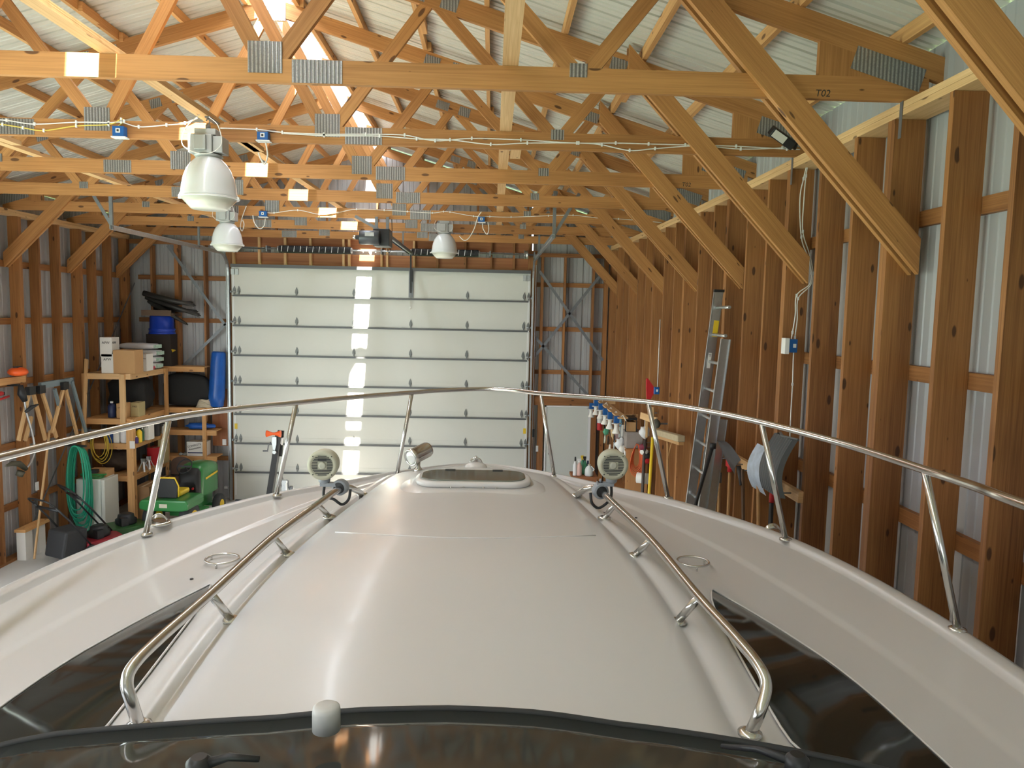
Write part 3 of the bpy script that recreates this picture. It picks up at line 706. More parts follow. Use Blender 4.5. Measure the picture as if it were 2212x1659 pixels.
# cross seam of the foredeck and small details
m = MB(); pts = [V((BX+x, 3.215+0.5*x*x, deck_z(BX+x, 3.215+0.5*x*x)+0.001)) for x in [-0.60+0.1*k for k in range(13)]]
m.tube(pts, 0.0035, 6); m.make('deck_seam', GELR, boat)
m = MB()
for x, y in ((-1.28, 3.45), (-1.05, 4.45), (1.02, 4.55), (0.75, 4.1)): m.lathe([(0.009, 0), (0.008, 0.004)], (BX+x, y, deck_z(BX+x, y)), n=8)
m.make('snap_stud', BLACK, boat)

# hatch
hx, hy = -0.088, 4.26
def rrect(cx, cy, hw, hh, r, n=6):
    out = []
    for qx, qy, a0 in ((1, 1, 0), (-1, 1, 90), (-1, -1, 180), (1, -1, 270)):
        for k in range(n+1):
            a = math.radians(a0+90*k/n); out.append((cx+qx*(hw-r)+r*math.cos(a), cy+qy*(hh-r)+r*math.sin(a)))
    return out
def layered(loops, mb, cap=True):
    b = len(mb.v); n = len(loops[0])
    for L in loops: mb.v += [V(p) for p in L]
    for i in range(len(loops)-1):
        for k in range(n): mb.face((b+i*n+k, b+i*n+(k+1) % n, b+(i+1)*n+(k+1) % n, b+(i+1)*n+k), None, 0, True)
    if cap: mb.face([b+(len(loops)-1)*n+k for k in range(n)], None, 0, False)
hz = deck_z(BX, hy)
hatch = empty('deck_hatch', (hx, hy, hz)); hatch.parent = boat; hatch.matrix_parent_inverse = Matrix.Translation(-boat.location)
def hpart(mb, name, mat):
    o = mb.make(name, mat); o.parent = hatch; o.matrix_parent_inverse = Matrix.Translation(-V((hx, hy, hz))); return o
m = MB(); layered([[V((x, y, deck_z(x, y)-0.004)) for x, y in rrect(hx, hy-0.02, 0.42, 0.25, 0.2)], [V((x, y, deck_z(x, y)+0.006)) for x, y in rrect(hx, hy-0.02, 0.40, 0.235, 0.19)], [V((x, y, max(hz-0.004, deck_z(x, y)+0.004))) for x, y in rrect(hx, hy, 0.345, 0.185, 0.13)]], m)
hpart(m, 'coaming', GEL)
m = MB(); layered([[V((x, y, hz+z)) for x, y in rrect(hx, hy, 0.328-d, 0.165-d, 0.12-d)] for z, d in ((-0.006, 0.012), (0.002, 0.0), (0.018, -0.002), (0.026, 0.006), (0.029, 0.022))], m)
hpart(m, 'hatch_frame', GELR)
m = MB(); layered([[V((x, y, hz+z)) for x, y in rrect(hx, hy+0.010, 0.298-d, 0.142-d, 0.105-d)] for z, d in ((0.024, 0.0), (0.032, 0.0), (0.035, 0.004))], m)
hpart(m, 'hatch_lens', plain('smoked_acrylic', (0.15, 0.16, 0.14), 0.07, coat=0.6))
m = MB()
for x in (-0.18, 0.10): m.box(hx+x-0.03+0.04, hx+x+0.03+0.04, hy+0.125, hy+0.145, hz+0.034, hz+0.040)
hpart(m, 'hatch_hinge', BLACK)
m = MB()
for x in (-0.12, -0.05, 0.06, 0.13): m.lathe([(0.006, 0), (0.005, 0.006)], (hx+x, hy-0.19, deck_z(hx+x, hy-0.19)+0.008), n=8)
hpart(m, 'screw', STEEL)

# bow rail
rail = [P(-60, 1003, Y=2.75), P(0, 988, Y=2.93), P(180, 944, Y=3.45), P(365, 903, Y=3.96), P(500, 884, Y=4.37), P(640, 870, Y=4.80), P(765, 858, Y=5.4), P(890, 848, Y=5.95), P(960, 843, Y=6.28), P(1050, 840.5, Y=6.48), P(1110, 843, Y=6.3),
        P(1168, 850, Y=5.95), P(1280, 858, Y=5.35), P(1400, 868, Y=4.80), P(1520, 886, Y=4.37), P(1645, 912, Y=3.96), P(1820, 958, Y=3.45), P(1998, 1015, Y=2.93), P(2110, 1052, Y=2.55), P(2212, 1090, Y=2.25), V((1.72, 1.3, 2.94))]
rail = [V((-1.86, 1.3, 2.90)), V((-1.9, 2.2, 2.91))]+rail
m = MB(); m.tube(smooth_path(rail, 7), 0.0175, 12); br = m.make('bow_rail', STEEL, boat)
def wparent(o, p):
    o.parent = p; return o
def foot(m, p, n=14): m.lathe([(0.034, -0.004), (0.034, 0.004), (0.018, 0.012)], p, n=n)
for (bx_, by_), (tx_, ty_), Y in (((857, 1028), (890, 848), 5.95), ((1197, 1028), (1168, 850), 5.95), ((597, 1070), (640, 870), 4.8), ((1443, 1073), (1400, 868), 4.8), ((315, 1155), (365, 903), 3.96), ((1697, 1165), (1645, 912), 3.96), ((2068, 1360), (1998, 1015), 2.93)):
    t = P(tx_, ty_, Y=Y)
    # the foot stands on the deck surface under the sight line
    best = None
    for k in range(200):
        yy = Y-0.35+k*0.0035; q = P(bx_, by_, Y=yy); e = abs(q.z-deck_z(q.x, yy)) + (0 if abs(q.x-BX) < interp(T_w, yy)-0.03 else 1)
        if best is None or e < best[0]: best = (e, q)
    b0 = best[1]; b0.z = deck_z(b0.x, b0.y)
    m = MB(); m.tube([b0, t], 0.0150, 12); foot(m, b0); m.make('stanchion', STEEL, br)
b0 = V((-2.03, 2.93, 2.30)); m = MB(); m.tube([b0, V((-1.9, 2.9, 2.915))], 0.015, 12); foot(m, b0); m.make('stanchion', STEEL, br)

# grab rails on the trunk
def grab(side, px, feet):
    pts = [P(x, y, Z=z) for x, y, z in px]
    m = MB(); m.tube(smooth_path(pts, 8), 0.0170, 12); foot(m, pts[0]); foot(m, pts[-1]); g_ = m.make('grab_rail', STEEL, boat)
    for (fx, fy), (tx, ty, tz) in feet:
        q = P(fx, fy, Z=2.45); q.z = deck_z(q.x, q.y); q = P(fx, fy, Z=q.z); q.z = deck_z(q.x, q.y); t = P(tx, ty, Z=tz)
        m = MB(); m.tube([q, t], 0.0145, 10); foot(m, q); m.make('rail_post', STEEL, g_)
grab(-1, [(300, 1566, 2.355), (285, 1520, 2.42), (274, 1475, 2.475), (290, 1435, 2.51), (350, 1375, 2.525), (455, 1283, 2.535), (590, 1160, 2.555), (685, 1090, 2.575), (722, 1063, 2.58), (745, 1053, 2.575), (765, 1057, 2.55), (783, 1068, 2.48)],
     [((500, 1330), (455, 1283, 2.535)), ((622, 1198), (590, 1160, 2.555)), ((712, 1119), (685, 1090, 2.575))])
grab(1, [(1620, 1584, 2.355), (1640, 1540, 2.42), (1655, 1485, 2.475), (1640, 1440, 2.51), (1590, 1378, 2.525), (1510, 1290, 2.535), (1406, 1166, 2.555), (1328, 1090, 2.575), (1300, 1063, 2.58), (1283, 1053, 2.575), (1262, 1058, 2.55), (1245, 1071, 2.48)],
     [((1463, 1337), (1510, 1290, 2.535)), ((1370, 1200), (1406, 1166, 2.555)), ((1305, 1121), (1328, 1090, 2.575))])

# stainless rings on the side decks
for px in ((480, 1207), (1497, 1213)):
    q = P(*px, Z=2.29); zz = deck_z(q.x, q.y)+0.022; q = P(*px, Z=zz)
    m = MB(); m.tube([q+V((0.079*math.cos(a), 0.079*math.sin(a), 0)) for a in [2*math.pi*k/36 for k in range(36)]], 0.006, 8, closed=True)
    for a in (0.5, 2.6, 4.7): 
        p = q+V((0.079*math.cos(a), 0.079*math.sin(a), 0)); m.tube([p, V((p.x, p.y, deck_z(p.x, p.y)))], 0.005, 6)
    m.make('deck_ring', STEEL, boat)
# chrome chocks beside the rail feet
for px, s_ in (((343, 1140), 1), ((1668, 1148), -1)):
    q = P(*px, Z=2.31); q.z = deck_z(q.x, q.y)
    m = MB(); m.lathe([(0.062, 0), (0.064, 0.006), (0.055, 0.01)], q, n=22)
    rows = []
    for i in range(9):
        th = math.pi*i/8; rows.append([q+V((0.045*math.cos(th), 0.035*math.sin(ph)*s_*0.6, 0.008+0.050*math.sin(th)*math.cos(ph))) for ph in [0.0+1.1*k/5 for k in range(6)]])
    m.grid(rows); o = m.make('cleat', STEEL, boat); o.modifiers.new('t', 'SOLIDIFY').thickness = 0.004
# anchor windlass dome on the foredeck
q = P(1028, 1012, Y=4.86); q.z = deck_z(q.x, q.y)
m = MB(); m.lathe([(0.075, -0.01), (0.07, 0.012), (0.045, 0.028), (0.01, 0.034)], q, n=22); dome = m.make('windlass_cover', GELR, boat)
m = MB(); m.tube([q+V((0.038*math.cos(a), 0, 0.026+0.036*math.sin(a))) for a in [math.pi*k/10 for k in range(11)]], 0.005, 8); m.lathe([(0.007, 0.05), (0.007, 0.075)], q, n=8); m.make('ring_handle', STEEL, dome)
# searchlight
sp_b = P(903, 1019, Y=4.72); sp_b.z = deck_z(sp_b.x, sp_b.y)
sc_ = P(905, 980, Y=4.72)
sl_ = empty('spotlight', sp_b); sl_.parent = boat; sl_.matrix_parent_inverse = Matrix.Translation(-boat.location)
def sp_part(mb, name, mat):
    o = mb.make(name, mat); o.parent = sl_; o.matrix_parent_inverse = Matrix.Translation(-sp_b); return o
ax = V((-0.55, -0.66, -0.20)).normalized()
m = MB(); m.lathe([(0.030, -0.005), (0.026, 0.01), (0.012, 0.03), (0.012, (sc_-sp_b).length*0.55)], sp_b, (sc_-sp_b), n=14); sp_part(m, 'pedestal', STEEL)
m = MB(); m.lathe([(0.03, -0.085), (0.046, -0.083), (0.050, -0.07), (0.051, 0.05), (0.054, 0.053), (0.055, 0.078), (0.048, 0.08), (0.046, 0.072)], sc_, ax, n=26); sp_part(m, 'housing', STEEL)
m = MB(); m.lathe([(0.046, 0.071), (0.035, 0.078), (0.015, 0.082)], sc_, ax, n=20); sp_part(m, 'lens', plain('lamp_glass', (0.75, 0.76, 0.75), 0.08, 0.3, coat=0.5))

# raw-water / wiper cap at the foot of the windshield
q = P(705, 1552, Y=1.76)
m = MB(); m.lathe([(0.034, -0.028), (0.034, 0.020), (0.032, 0.030), (0.024, 0.035), (0.006, 0.033)], q, n=20); cap = m.make('wiper_cap', plain('grey_white_cap', (0.55, 0.55, 0.54), 0.4), boat)

# windshield: low raked curved tinted glass across the boat in front of the helm
GLASS = plain('tinted_windshield', (0.06, 0.065, 0.06), 0.06, trans=0.3, ior=1.4, spec=0.7)
def ws_base(u):
    # u in -1..1
    x = u*1.55; k = 0.09 if x < 0 else 0.19
    return V((BX+x, 1.97-k*x*x if abs(x) < 1.0 else 1.97-k-0.40*(abs(x)-1.0), 0))
m = MB(); rows = []
def wsz(x, y): return max(deck_z(x, y), 2.400-0.012*abs(x-BX)-0.10*max(0, abs(x-BX)-1.1))
NB = 40
base = [ws_base(-1+2*k/NB) for k in range(NB+1)]
for j in range(9):
    t = j/8; row = []
    for p in base:
        yy = p.y-0.80*t; zz = wsz(p.x, max(p.y, 1.0))+0.006+0.10*t
        row.append(V((p.x*(1-0.03*t), yy, zz)))
    rows.append(row)
m.grid(rows); ws = m.make('windshield', GLASS, boat); ws.modifiers.new('t', 'SOLIDIFY').thickness = 0.006
m = MB(); m.tube([p+V((0, 0.008, wsz(p.x, p.y)+0.010)) for p in base], 0.011, 8); m.make('windshield_gasket', DARK, ws)
m = MB(); m.tube([p+V((0, -0.005, 0.01)) for p in rows[-1]], 0.014, 8); m.make('windshield_trim', DARK, ws)
m = MB(); m.grid([[V((p.x, p.y+dy, wsz(p.x, p.y)+dz if dz > -0.5 else deck_z(p.x, p.y+dy)-0.004)) for p in base] for dy, dz in ((-0.06, -0.01), (-0.004, 0.004), (0.014, 0.0), (0.03, -1.0))]); m.make('windshield_fairing', GELR, ws)
# dashboard moulding under the glass
m = MB(); rr = []
for j, (dy, dz) in enumerate(((-0.03, -0.012), (-0.14, -0.03), (-0.20, 0.005), (-0.26, 0.01), (-0.60, -0.02), (-1.0, -0.10))):
    rr.append([V((p.x*0.97, p.y+dy, wsz(p.x, max(p.y, 1.0))+dz+0.004)) for p in base])
m.grid(rr); m.make('dashboard', plain('dark_grey_dash', (0.06, 0.065, 0.06), 0.5, noise=0.1, scale=5), boat)
# wipers
for a, b in ((P(1722, 1648, Y=1.50), P(1560, 1612, Y=1.66)), (P(430, 1655, Y=1.42), P(560, 1640, Y=1.42))):
    for q in (a, b): q.z = max(q.z, 2.44)
    m = MB(); m.tube([a, (a+b)/2+V((0, 0, 0.012)), b], [0.012, 0.008, 0.006], 8); m.lathe([(0.025, -0.02), (0.025, 0.01), (0.015, 0.02)], a, n=14); m.make('wiper_arm', BLACK, boat)

# trailer under the hull
tr = empty('boat_trailer', (BX, 3, 0), 'boat trailer carrying the white motor boat', 'trailer')
m = MB()
for sx in (-1, 1): m.box(BX+sx*0.85-0.05, BX+sx*0.85+0.05, 0.3, 4.7, 0.50, 0.60)
for y in (0.6, 2.2, 4.0, 4.6): m.box(BX-0.9, BX+0.9, y-0.04, y+0.04, 0.42, 0.50)
m.box(BX-0.05, BX+0.05, 4.0, 9.0, 0.34, 0.42)
m.make('frame', GALV, tr)
for sx in (-1, 1):
    m = MB(); m.box(BX+sx*0.62-0.05, BX+sx*0.62+0.05, 0.4, 4.6, 0.60, 0.80); m.make('bunk', W_PALE, tr)
    for y in (1.2, 2.0):
        m = MB(); m.lathe([(0.20, -0.09), (0.33, -0.09), (0.355, -0.05), (0.355, 0.05), (0.33, 0.09), (0.20, 0.09)], (BX+sx*1.12, y, 0.356), (1, 0, 0), 28); w_ = m.make('wheel', DARK, tr)
m = MB(); m.box(BX-0.04, BX+0.04, 8.75, 8.85, 0.0, 0.42); m.make('jack', GALV, tr)

# ---------------------------------------------------------------- speakers clamped to the grab rails
SPKB = plain('speaker_cream', (0.44, 0.425, 0.33), 0.42); CLAMP = plain('grey_clamp', (0.27, 0.29, 0.32), 0.4)
def speaker(side, lab):
    c = P(698, 1004, Y=3.88) if side < 0 else P(1324, 1004, Y=3.88)
    rl = P(722, 1068, Z=2.585) if side < 0 else P(1300, 1066, Z=2.585)
    r = empty('deck_speaker', c, lab, 'speaker', 'round speakers on the foredeck grab rails')
    R = 0.079; tilt = V((0.02*-side, -1, 0.0)).normalized()
    m = MB(); m.lathe([(0.040, -0.095), (0.062, -0.085), (0.076, -0.06), (R, -0.015), (R+0.001, 0.010), (R-0.003, 0.018)], c, tilt, 34); body = m.make('housing', SPKB, r)
    m = MB(); m.lathe([(R-0.002, 0.012), (R-0.003, 0.020), (R-0.020, 0.024), (R-0.022, 0.020)], c, tilt, 34)
    m.lathe([(0.058, 0.0185), (0.058, 0.0205)], c, tilt, 30); face_ = m.make('faceplate', SPKB, r)
    m = MB()
    for k in range(13):
        dz = -0.049+0.098*k/12
        hw = math.sqrt(max(0, 0.054**2-dz**2))
        segs = [(-hw, hw)] if abs(dz) > 0.022 else [(-hw, -0.024), (0.024, hw)]
        for a, b in segs:
            if b-a > 0.01: m.box(c.x+a, c.x+b, c.y-0.0235, c.y-0.0205, c.z+dz-0.0021, c.z+dz+0.0021)
    if side < 0: m.box(c.x-0.022, c.x+0.022, c.y-0.024, c.y-0.0205, c.z+0.028, c.z+0.036)
    m.make('grille_slot', BLACK, face_)
    m = MB(); m.lathe([(0.020, 0.020), (0.019, 0.026), (0.012, 0.029), (0.004, 0.027)], c, tilt, 20); m.make('tweeter', plain('speaker_centre', (0.42, 0.41, 0.34), 0.4), face_)
    m = MB()
    for a in (45, 135, 225, 315): m.lathe([(0.0035, 0.022), (0.003, 0.026)], c+V((0.068*math.cos(math.radians(a)), 0, 0.068*math.sin(math.radians(a)))), tilt, 8)
    m.make('screw', BLACK, face_)
    # foot, arm and clamp ring
    f0 = c+V((0, 0.03, -0.074))
    m = MB(); m.lathe([(0.032, 0.0), (0.030, -0.02), (0.022, -0.030)], f0, (0, 0, 1), 18)
    cl = V((rl.x, c.y-0.0, rl.z+0.0))
    m.box(min(f0.x, cl.x)-0.02, max(f0.x, cl.x)+0.012, f0.y-0.02, f0.y+0.02, f0.z-0.045, f0.z-0.026)
    ax_ = V((0.25*-side, 1, 0.05)).normalized()
    rc = V((rl.x, f0.y, rl.z))
    m.lathe([(0.018, -0.022), (0.040, -0.022), (0.042, -0.016), (0.042, 0.016), (0.040, 0.022), (0.018, 0.022)], rc, ax_, 24)
    m.box(rc.x-0.012, rc.x+0.012, rc.y-0.018, rc.y+0.018, rc.z+0.03, f0.z-0.026)
    m.lathe([(0.006, 0), (0.006, 0.02)], V((rc.x, rc.y, f0.z-0.028)), n=8)
    m.make('clamp', CLAMP, r)
    m = MB(); m.lathe([(0.030, -0.0245), (0.030, -0.0222), (0.018, -0.0222)], rc, ax_, 24); m.make('rubber_insert', BLACK, r)
    q = rc
    s2 = -side
    loop = [f0+V((0, 0.0, -0.04)), f0+V((0.0, -0.01, -0.10)), rc+V((-0.035*s2, -0.02, -0.06)), rc+V((0.01*s2, -0.02, -0.088)), rc+V((0.045*s2, -0.02, -0.06)), rc+V((0.052*s2, -0.005, -0.01))]
    for p in loop: p.z = max(p.z, deck_z(p.x, p.y)+0.008)
    m = MB(); m.tube(smooth_path(loop, 8), 0.0075, 10); m.make('cable', BLACK, r)
speaker(-1, 'cream round speaker clamped to the left grab rail of the boat'); speaker(1, 'cream round speaker clamped to the right grab rail of the boat')
# ================================================================ THINGS IN THE BUILDING
def text_mesh(txt, size, loc, right, up, mat, parent=None, name='lettering', depth=0.0008):
    cu = bpy.data.curves.new('t', 'FONT'); cu.body = txt; cu.size = size; cu.extrude = depth; cu.align_x = 'CENTER'; cu.align_y = 'CENTER'
    to = bpy.data.objects.new('t', cu); col.objects.link(to); dg = bpy.context.evaluated_depsgraph_get()
    me = bpy.data.meshes.new_from_object(to.evaluated_get(dg)); bpy.data.objects.remove(to)
    r = V(right).normalized(); u = V(up).normalized(); n_ = r.cross(u)
    for v in me.vertices: v.co = V(loc)+r*v.co.x+u*v.co.y+n_*v.co.z
    me.materials.clear(); me.materials.append(mat)
    o = bpy.data.objects.new(name, me); col.objects.link(o)
    if parent: o.parent = parent; o.matrix_parent_inverse = Matrix.Translation(-parent.location) if parent.type == 'EMPTY' else Matrix.Identity(4)
    return o
def T(o, label, cat, group=None): return tag(o, label, cat, group)
def obj1(mb, name, mat, label, cat, group=None, **k): return tag(mb.make(name, mat, **k), label, cat, group)
def rbox(m, x0, x1, y0, y1, z0, z1): return m.box(x0, x1, y0, y1, z0, z1)

# pencilled truss numbers on two bottom chords
for k, px, py in ((1, 1778, 202), (3, 1483, 399)):
    q = P(px, py, Y=TY[k]+0.018); text_mesh('T02', 0.055, (q.x, TY[k]+0.0185, q.z), (1, 0, 0), (0.15, 0, 1), INK, TR[k], 'pencil_mark', 0.0003)
# ---- high-bay lamps
def highbay(px, py_rim, Y, lab, ztop_=None, s=1.0):
    c = P(px, py_rim, Y=Y)
    r = empty('highbay_lamp', c, lab, 'hanging lamp', 'high-bay lamps hanging under the trusses')
    m = MB(); m.lathe([(0.203, 0.0), (0.205, 0.012), (0.196, 0.03), (0.190, 0.08), (0.178, 0.14), (0.155, 0.20), (0.125, 0.245), (0.095, 0.275), (0.085, 0.285)], c, n=40); m.make('reflector', plain('lamp_enamel', (0.72, 0.74, 0.77), 0.22, coat=0.3), r)
    m = MB(); m.lathe([(0.204, 0.002), (0.212, 0.0), (0.212, -0.008), (0.204, -0.010)], c, n=40)
    m.box(c.x-0.222, c.x-0.205, c.y-0.015, c.y+0.015, c.z-0.012, c.z+0.006); m.box(c.x+0.205, c.x+0.222, c.y-0.015, c.y+0.015, c.z-0.012, c.z+0.006); m.make('rim', WHITE, r)
    m = MB(); m.lathe([(0.198, -0.008), (0.130, -0.082), (0.124, -0.086), (0.01, -0.088)], c, n=40); m.make('glass_lens', plain('frosted_lens', (0.78, 0.77, 0.70), 0.25, coat=0.3), r)
    m = MB(); m.lathe([(0.085, 0.284), (0.10, 0.295), (0.10, 0.305)], c, n=24)
    m.box(c.x-0.115, c.x+0.055, c.y-0.09, c.y+0.09, c.z+0.305, c.z+0.44); m.box(c.x-0.065, c.x+0.02, c.y-0.115, c.y-0.089, c.z+0.325, c.z+0.43); m.box(c.x+0.056, c.x+0.125, c.y-0.07, c.y+0.07, c.z+0.315, c.z+0.43); m.box(c.x-0.08, c.x+0.075, c.y-0.06, c.y+0.06, c.z+0.44, c.z+0.485)
    m.make('ballast_housing', plain('ballast_grey', (0.42, 0.43, 0.43), 0.45, 0.2), r, bevel=0.006)
    m = MB(); m.lathe([(0.018, 0.485), (0.018, 0.52), (0.010, 0.525)], c, n=12)
    zt = min(max(ZP+0.03, c.z+0.60), ZP+0.12)
    m.tube(smooth_path([c+V((0, 0, 0.52)), c+V((0.012, 0, 0.545)), c+V((0, 0, 0.57)), c+V((-0.012, 0, 0.55))], 6), 0.004, 6)
    m.tube([c+V((0, 0, 0.56)), V((c.x, c.y, zt))], 0.005, 6); m.box(c.x-0.02, c.x+0.02, c.y-0.01, c.y+0.215, zt, zt+0.01)
    m.make('hook', GALVD, r)
    m = MB(); m.tube(smooth_path([c+V((-0.02, -0.05, 0.60)), c+V((-0.13, -0.08, 0.48)), c+V((-0.15, -0.10, 0.36)), c+V((-0.05, -0.125, 0.30)), c+V((0.06, -0.12, 0.30)), c+V((0.13, -0.1, 0.37)), c+V((0.10, -0.08, 0.50)), c+V((0.02, -0.03, 0.57))], 8), 0.003, 6); m.make('flex_cord', CABLE, r)
    return r
highbay(452, 427, 5.70, 'nearest and biggest high-bay lamp with white dome below the second truss')
highbay(491, 529, 10.25, 'small-looking high-bay lamp hanging below and behind the nearest lamp')
highbay(960, 546, 11.78, 'high-bay lamp hanging before the right black torsion spring')

# ---- blue outlet boxes, cables
def blue_box(px, py, Y, w, h, lab, hang=True):
    c = P(px, py, Y=Y); r = empty('outlet_box', c, lab, 'outlet box', 'blue plastic outlet boxes')
    m = MB(); m.box(c.x-w/2, c.x+w/2, c.y-0.06, c.y, c.z-h/2, c.z+h/2); m.make('box', BLUEP, r, bevel=0.003)
    m = MB(); m.box(c.x-w/2-0.008, c.x+w/2+0.012, c.y-0.066, c.y+0.004, c.z-h/2-0.010, c.z-h/2-0.001); m.make('cover_plate', WHITE, r)
    m = MB(); m.box(c.x-0.016, c.x+0.016, c.y-0.062, c.y-0.0605, c.z-0.012, c.z+0.02); s_ = m.make('sticker', WHITE, r)
    m = MB(); m.box(c.x-0.008, c.x+0.008, c.y-0.0632, c.y-0.0622, c.z-0.004, c.z+0.012); m.make('sticker_print', INK, s_)
    return r
yA, yB = TY[2]+0.018, TY[5]+0.018
blue_box(263, 287, yA, 0.085, 0.075, 'blue outlet box left of the nearest hanging lamp on the second truss')
blue_box(572, 297, yA, 0.082, 0.06, 'blue outlet box right of the nearest hanging lamp on the second truss')
blue_box(570, 463, yB, 0.10, 0.075, 'blue outlet box beside the left small hanging lamp')
blue_box(1040, 475, yB, 0.09, 0.07, 'blue outlet box beside the lamp in front of the right spring')
def cable(px, Y, mat, lab, r=0.0045, name='cable', staples=True, dy=0.006, n=6):
    pts = [P(x, y, Y=Y-dy) for x, y in px]
    m = MB(); m.tube(smooth_path(pts, n), r, 6)
    for p in pts[1:-1]: m.box(p.x-0.006, p.x+0.006, Y-dy-0.008, Y, p.z-0.012, p.z+0.012, mi=1)
    return tag(m.make(name, [mat, WHITE]), lab, 'cable')
cable([(-40, 256), (15, 260), (75, 268), (165, 264), (235, 265), (262, 264), (300, 274), (360, 270), (400, 266), (426, 255)], yA, CABLE, 'white cable stapled to the second truss left of the nearest lamp')
cable([(-40, 266), (6, 269), (50, 276), (95, 282), (165, 272), (235, 269), (262, 258), (268, 262), (252, 275)], yA, plain('yellow_cable', (0.72, 0.55, 0.10), 0.5), 'yellow cable under the white one on the left of the second truss')
cable([(476, 277), (555, 280), (610, 286), (700, 290), (790, 290), (874, 292), (940, 304), (1019, 299), (1125, 302), (1246, 309), (1330, 309), (1401, 311), (1480, 313), (1590, 316), (1700, 322), (1728, 323)], yA, CABLE, 'upper white cable stapled along the right part of the second truss')
cable([(610, 288), (700, 293), (820, 294), (900, 300), (972, 302), (1060, 312), (1139, 309), (1250, 309), (1300, 313), (1360, 325), (1415, 321), (1510, 315), (1600, 322), (1690, 319), (1730, 312)], yA, CABLE, 'lower white cable crossing the upper one on the second truss')
cable([(574, 459), (592, 460), (643, 454), (690, 463), (730, 459), (770, 452), (830, 454), (880, 457), (934, 460), (958, 457), (972, 458), (1023, 467), (1058, 468), (1104, 469), (1185, 466), (1238, 465), (1300, 472), (1336, 473), (1390, 477), (1430, 481)], yB, CABLE, 'white cable stapled along the fifth truss in front of the door opener')
def loop_cord(px, Y, lab): 
    pts = [P(x, y, Y=Y) for x, y in px]; m = MB(); m.tube(smooth_path(pts, 8), 0.006, 6); return obj1(m, 'loop_cord', CABLE, lab, 'cord')
loop_cord([(532, 445), (523, 470), (519, 490), (523, 499), (527, 485), (524, 475)], yB-0.05, 'white cord loop hanging left of the blue box by the left small lamp')
loop_cord([(546, 465), (549, 480), (560, 494), (570, 488), (573, 472)], yB-0.05, 'white cord hanging in a U from the blue box by the left small lamp')
loop_cord([(1040, 457), (1032, 470), (1024, 495), (1012, 515), (1002, 519), (992, 510)], yB-0.05, 'white cord swinging from the blue box towards the right small lamp')
loop_cord([(1042, 482), (1044, 495), (1052, 506), (1056, 495), (1054, 480)], yB-0.05, 'short white cord loop under the blue box right of the right small lamp')
loop_cord([(558, 330), (564, 345), (572, 354), (578, 335), (574, 308)], yA-0.02, 'white cord dangling from the blue box right of the nearest lamp')
# flood light at the right end of the second truss
c = P(1688, 297, Y=TY[2]-0.09)
r = empty('flood_light', c, 'black flood light under the right end of the second truss', 'flood light')
m = MB(); ax_ = V((0.86, 0.1, -0.5)).normalized(); upv = V((-0.15, 0.75, 0.55)); m.bar(c-ax_*0.10, c+ax_*0.11, 0.09, 0.07, up=upv); m.make('lamp_body', BLACK, r, bevel=0.008)
m = MB(); d_, sd_, u_ = basis(ax_, upv); 
q = c-ax_*0.03-u_*0.048; m.bar(q-ax_*0.055, q+ax_*0.055, 0.008, 0.055, up=upv); m.make('lamp_glass', plain('flood_glass', (0.62, 0.60, 0.55), 0.2), r)
m = MB(); m.tube([c+ax_*0.09, c+ax_*0.13+V((0.02, 0.05, 0.0)), V((c.x+0.16, TY[2]+0.015, c.z-0.02))], 0.012, 8); m.make('bracket', BLACK, r)

# cables and box on the right wall
xr = XR(5.9)-0.006
def wall_cable(px, Y, lab):
    pts = [P(x, y, Y=Y) for x, y in px]; m = MB(); m.tube(smooth_path(pts, 6), 0.0045, 6)
    [m.box(p.x-0.006, p.x+0.006, Y-0.006, Y+0.006, p.z-0.012, p.z+0.012, mi=1) for p in pts[1:-1:2]]; tag(m.make('cable', [CABLE, WHITE]), lab, 'cable')
yw = 5.90
wall_cable([(1744, 352), (1736, 386), (1728, 430), (1731, 512), (1745, 555), (1753, 590), (1748, 615), (1721, 638), (1718, 680), (1712, 718), (1708, 740)], yw, 'left one of two white cables snaking down the right wall')
wall_cable([(1746, 354), (1741, 380), (1736, 440), (1734, 500), (1748, 548), (1756, 590), (1750, 617), (1724, 645), (1722, 690), (1717, 730), (1714, 770), (1712, 830), (1708, 900), (1706, 960)], yw, 'right one of two white cables snaking down the right wall')
c = P(1703, 747, Y=yw+0.01); r = empty('outlet_box', c, 'blue outlet box on a stud of the right wall below the white cables', 'outlet box', 'blue plastic outlet boxes')
m = MB(); m.box(c.x-0.02, c.x+0.045, c.y-0.07, c.y, c.z-0.05, c.z+0.055); m.make('box', BLUEP, r, bevel=0.003)
m = MB(); m.box(c.x-0.055, c.x-0.022, c.y-0.075, c.y+0.005, c.z-0.062, c.z+0.062); m.make('cover_plate', WHITE, r)
m = MB(); m.box(c.x+0.010, c.x+0.034, c.y-0.0720, c.y-0.0705, c.z-0.012, c.z+0.018); m.make('sticker', WHITE, r)
# metal hanger strap at the plate
for (x0, y0, x1, y1), lb in (((1948, 218, 1941, 300), 'nearest'), ((1712, 338, 1706, 400), 'second')):
    a = P(x0, y0, X=XR(5)-0.004); b = P(x1, y1, X=XR(5)-0.004); b = V((a.x, a.y, b.z)); m = MB(); m.bar(a, b, 0.03, 0.003, up=(0, 1, 0)); obj1(m, 'tie_strap', GALVD, f'{lb} grey steel tie strap nailed from plate to stud on the right wall', 'strap')

